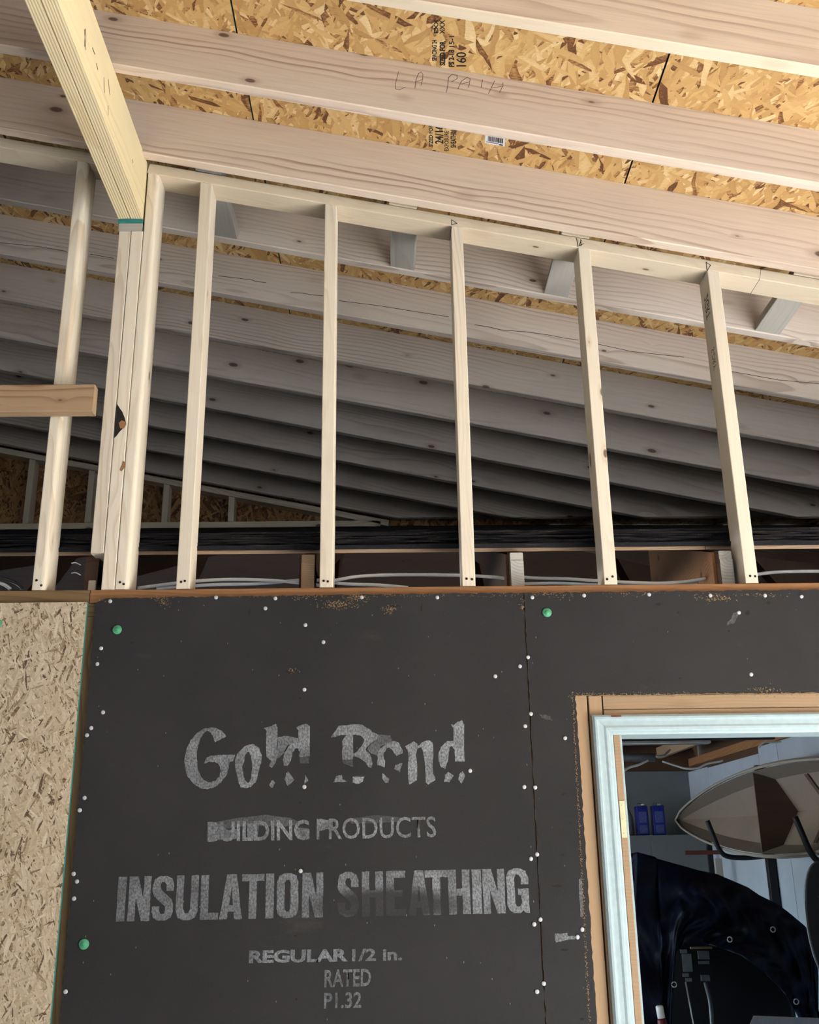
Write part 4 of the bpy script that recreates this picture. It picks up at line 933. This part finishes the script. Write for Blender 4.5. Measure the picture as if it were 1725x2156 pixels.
gr_me = tubemesh([(math.cos(k * .5236) * .011, 0, math.sin(k * .5236) * .011) for k in range(12)], .0028, 6, True); gr_me.materials.append(M['nail'])
for (u, w, y) in ((1628, 1957, 2.19), (1537, 1978, 2.2), (1420, 2073, 2.18), (1677, 2109, 2.17)): link('grommet', gr_me, None, tp, Matrix.Translation(at(u, w, y)))
# gear under the tarp
ge = empty('gear_cabinet', (2.2, 2.7, 0)); tag(ge, 'black gear cabinet standing under the navy tarp', 'cabinet')
box('body', (1.84, 2.50, .0), (2.5, 3.0, 1.30), M['blackmat'], ge, .01)
def face(name, u0, v0, u1, v1, mat, y=2.49, th=.012):
    a = at(u0, v1, y); b = at(u1, v0, y); return box(name, (a.x, y, a.z), (b.x, y + th - .0005, b.z), M[mat], ge, .001)
face('tan_strip', 1455, 1993, 1500, 1998.5, 'brace'); face('grey_panel', 1440, 2008, 1456, 2046, 'greymetal'); face('grey_tab', 1434, 1999, 1447, 2007, 'greymetal'); face('grey_tab', 1439, 2049, 1451, 2057, 'greymetal'); face('grey_tab', 1445, 2059, 1457, 2067, 'greymetal')
for k in range(5): face('vent_fin', 1472 + k * 4.6, 2002, 1475 + k * 4.6, 2020, 'greymetal', 2.482, .018)
for k in range(4): face('vent_fin', 1478 + k * 4.6, 2053, 1481 + k * 4.6, 2066, 'greymetal', 2.482, .018)
face('vent_base', 1472, 2023, 1494, 2030, 'greymetal')
o = tube('white_rod', [at(1444, 2068, 2.3), at(1462, 2165, 2.2)], .0035, M['cable'], None, 8, 0); tag(o, 'thin white rod standing in front of the black gear cabinet', 'rod')
o = tube('grey_hose', [at(1486, 2070, 2.44), at(1496, 2110, 2.38), at(1500, 2160, 2.36), at(1502, 2230, 2.36)], .010, M['greymetal']); tag(o, 'grey hose hanging down the black gear cabinet', 'hose')
bs = empty('spray_can', at(1392, 2150, 2.05)); tag(bs, 'tilted spray can with a pale cap at the bottom left of the doorway', 'spray can')
p = at(1397, 2165, 2.05); q_ = at(1391, 2132, 2.05); ax = (q_ - p).normalized(); mwc = ax.to_track_quat('Z', 'Y').to_matrix().to_4x4(); mwc.translation = p
link('body', lathe([(.020, -.12), (.021, 0.0), (.020, .03), (.016, .04)], 16), M['red'], bs, mwc)
link('cap', lathe([(.0165, .0405), (.0165, .085), (.012, .09)], 16), M['cable'], bs, mwc)
o = link('red_jerrycan', boxmesh((-.09, -.06, 0), (.09, .06, 1.0), .03), M['red'], None, Matrix.Translation((at(1462, 2150, 2.0).x, 2.0, 0))); tag(o, 'dark red container at the bottom of the doorway', 'container')
# chest with tread-plate lid
ch = empty('tool_chest', (2.3, 1.6, 0)); tag(ch, 'grey chest with a bright tread-plate lid at the bottom right', 'chest')
A = at(1586, 2138, 1.75); CM = Matrix.Translation((A.x, 1.75, 0)) @ Matrix.Rotation(math.radians(-22), 4, 'Z')
hz = A.z
link('body', boxmesh((0.01, -.5, 0), (.7, -.01, hz - .026), .01), M['greymetal'], ch, CM)
link('lid', boxmesh((0, -.51, -.0125), (.71, 0, .0125), .003), M['diamond'], ch, CM @ Matrix.Translation((0, 0, hz - .0125)))
# dark oval board at the right
ov = empty('oval_board', (2.5, 1.9, 0)); tag(ov, 'black oval board with a pale rim at the right edge of the doorway', 'board')
c = at(1748, 1940, 1.9); hw = c.x - at(1697, 1900, 1.9).x; hh = at(1720, 1815, 1.9).z - c.z; pts = []
N_ = 40; pts = [(c.x + hw * math.copysign(abs(math.cos(6.2832 * k / N_)) ** .8, math.cos(6.2832 * k / N_)), 1.9, c.z + hh * math.sin(6.2832 * k / N_)) for k in range(N_)]
me = slab([[(p[0], p[2]) for p in pts]], 1.9, 1.93); link('board', me, M['blackmat'], ov, Matrix.Identity(4))
link('rim', tubemesh([(p[0], 1.915, p[2]) for p in pts], .006, 6, True), M['greymetal'], ov, Matrix.Identity(4))
box('stand', (c.x - .03, 1.935, 0), (c.x + .03, 1.97, c.z + hh * .6), M['blackmat'], ov)

# ------------------------------------------------------------------ marks and small details
def at_deck(u, v, off=.0006):
    d = CAMR @ Vector(((u - IW / 2) / F, 1, -(v - IH / 2) / F)); N = Vector((SL, 0, 1)); z0 = ZR + DZ - off
    t = (z0 - N.dot(CAMP)) / N.dot(d); return CAMP + d * t
lb = empty('barcode_label', at_deck(1043, 294)); tag(lb, 'small white barcode sticker on the OSB between two rafters', 'label')
def dquad(name, pts, mat, par, off):
    a = [at_deck(u, v, off) for u, v in pts]; n = Vector((ST, 0, CT)) * .0003
    me = mesh(a + [p + n for p in a], [(0, 1, 2, 3), (7, 6, 5, 4), (0, 4, 5, 1), (1, 5, 6, 2), (2, 6, 7, 3), (3, 7, 4, 0)]); return link(name, me, mat, par, Matrix.Identity(4))
dquad('paper', [(1022, 281), (1064, 288), (1063, 309), (1021, 301)], M['label'], lb, .0005)
def lq(a, b): return (1022.5 + 41 * a - 1.2 * b, 281.5 + 7 * a + 20 * b)
rb = random.Random(3); xx = .14; v = []; f = []
while xx < .86:
    w_ = rb.choice((.012, .02, .035)) * (1.6 if xx > .62 else 1)
    k = len(v); v += [at_deck(*lq(p, q), .0009) for p, q in ((xx, .2), (xx + w_, .2), (xx + w_, .72), (xx, .72))]; f.append((k, k + 1, k + 2, k + 3)); xx += w_ + rb.choice((.014, .022))
for (x0, x1, y0, y1) in ((.05, .7, .8, .86), (.72, .92, .84, .96), (.2, .8, .06, .09)):
    k = len(v); v += [at_deck(*lq(p, q), .0009) for p, q in ((x0, y0), (x1, y0), (x1, y1), (x0, y1))]; f.append((k, k + 1, k + 2, k + 3))
o = link('barcode', mesh(v, f), M['ink'], lb, Matrix.Identity(4)); o['kind'] = 'stuff'; o['label'] = 'printed black bars'
def deck_text(txt, xl, xr, yt, yb_, bold, skew=0.0):
    o = text_on('ink_stamp', txt, at_deck(xr, yb_), at_deck(xr + skew, yt), at_deck(xl, yb_), M['ink'], ceil, bold); o['kind'] = 'stuff'; return o
for a_ in (('SIZED FOR', 903, 912, 262, 309, .03), ('24/16', 916, 934, 264, 303, .02), ('EXPOSURE 1', 936, 945, 270, 318, .02), ('SHEATHING', 949, 961, 268, 311, .03), ('AP', 909, 925, 316, 327, .05),
           ('EXX', 914, 923, 40, 70, .03), ('XXX', 926, 937, 42, 72, .02), ('SPACING 24', 910, 920, 84, 128, .03), ('SIZED FOR', 926, 938, 86, 138, .05), ('15-1', 946, 957, 76, 99, .02), ('PS 2-18', 945, 957, 105, 141, .04), ('160', 961, 982, 110, 140, .01)):
    deck_text(*a_)
# long drying crack in the second rafter behind the wall
z1 = lambda p: (1000 + p[0] / 5.39, 400 + p[1] / 5.39); z3 = lambda p: (460 + p[0] / 5.39, 400 + p[1] / 5.39)
ck = [[z1(p) for p in ((0, 1530), (150, 1552), (310, 1590), (560, 1608), (820, 1642), (1000, 1678), (1180, 1704))], [z3(p) for p in ((0, 975), (220, 1000), (380, 1020), (430, 1040), (540, 1050))], [z3(p) for p in ((820, 1165), (950, 1170), (1060, 1190), (1186, 1200))],
      [(0, 511), (80, 519), (140, 529)], [(190, 535), (240, 544)], [(714, 633), (800, 644), (900, 660), (945, 667)], [(1225, 717), (1330, 740), (1440, 752)], [(1540, 782), (1640, 800), (1725, 808)]]
ribbon('drying_crack', [[at(u, v, RY(2) - .0004) for u, v in c_] for c_ in ck], .0024, M['ink'], RAF[2])
# bark pocket in the post
bp = [(u / 4.313, 800 + w / 4.313) for u, w in ((1075, 215), (1100, 255), (1125, 290), (1145, 340), (1160, 400), (1130, 440), (1100, 470), (1070, 510), (1047, 530), (1055, 460), (1060, 350))]
o = link('bark_pocket', mesh([at(u - 3, w, -.0006) for u, w in bp], [tuple(range(len(bp)))]), M['ink'], post, Matrix.Identity(4)); o['label'] = 'dark bark pocket'
bp = [(u / 4.313 - 3, 800 + w / 4.313) for u, w in ((1090, 390), (1120, 365), (1150, 380), (1158, 410), (1140, 440), (1105, 440))]
link('bark_knot', mesh([at(u, w, -.0009) for u, w in bp], [tuple(range(len(bp)))]), M['oldplate'], post, Matrix.Identity(4))
bp = [(u / 4.313 - 3, 800 + w / 4.313) for u, w in ((1130, 730), (1150, 750), (1150, 790), (1118, 830), (1100, 820), (1120, 770))]
link('bark_knot', mesh([at(u, w, -.0009) for u, w in bp], [tuple(range(len(bp)))]), M['oldplate'], post, Matrix.Identity(4))
# toe nails at the stud feet
tn = lathe([(.0038, 0), (.0036, .0008), (.001, .001)], 8); tn.materials.append(M['ink'])
for so_ in [o for o in bpy.data.objects if o.name.split('.')[0] == 'stud' and o.parent is None]:
    x = WM[so_.name].translation.x
    for dx, dz in ((-.006 + random.uniform(-.004, .004), .022 + random.uniform(-.006, .01)), (.007 + random.uniform(-.003, .004), .018 + random.uniform(-.004, .008))): link('toe_nail', tn, None, so_, Matrix.Translation((x + dx, -.0002, PZ + dz)) @ RN)
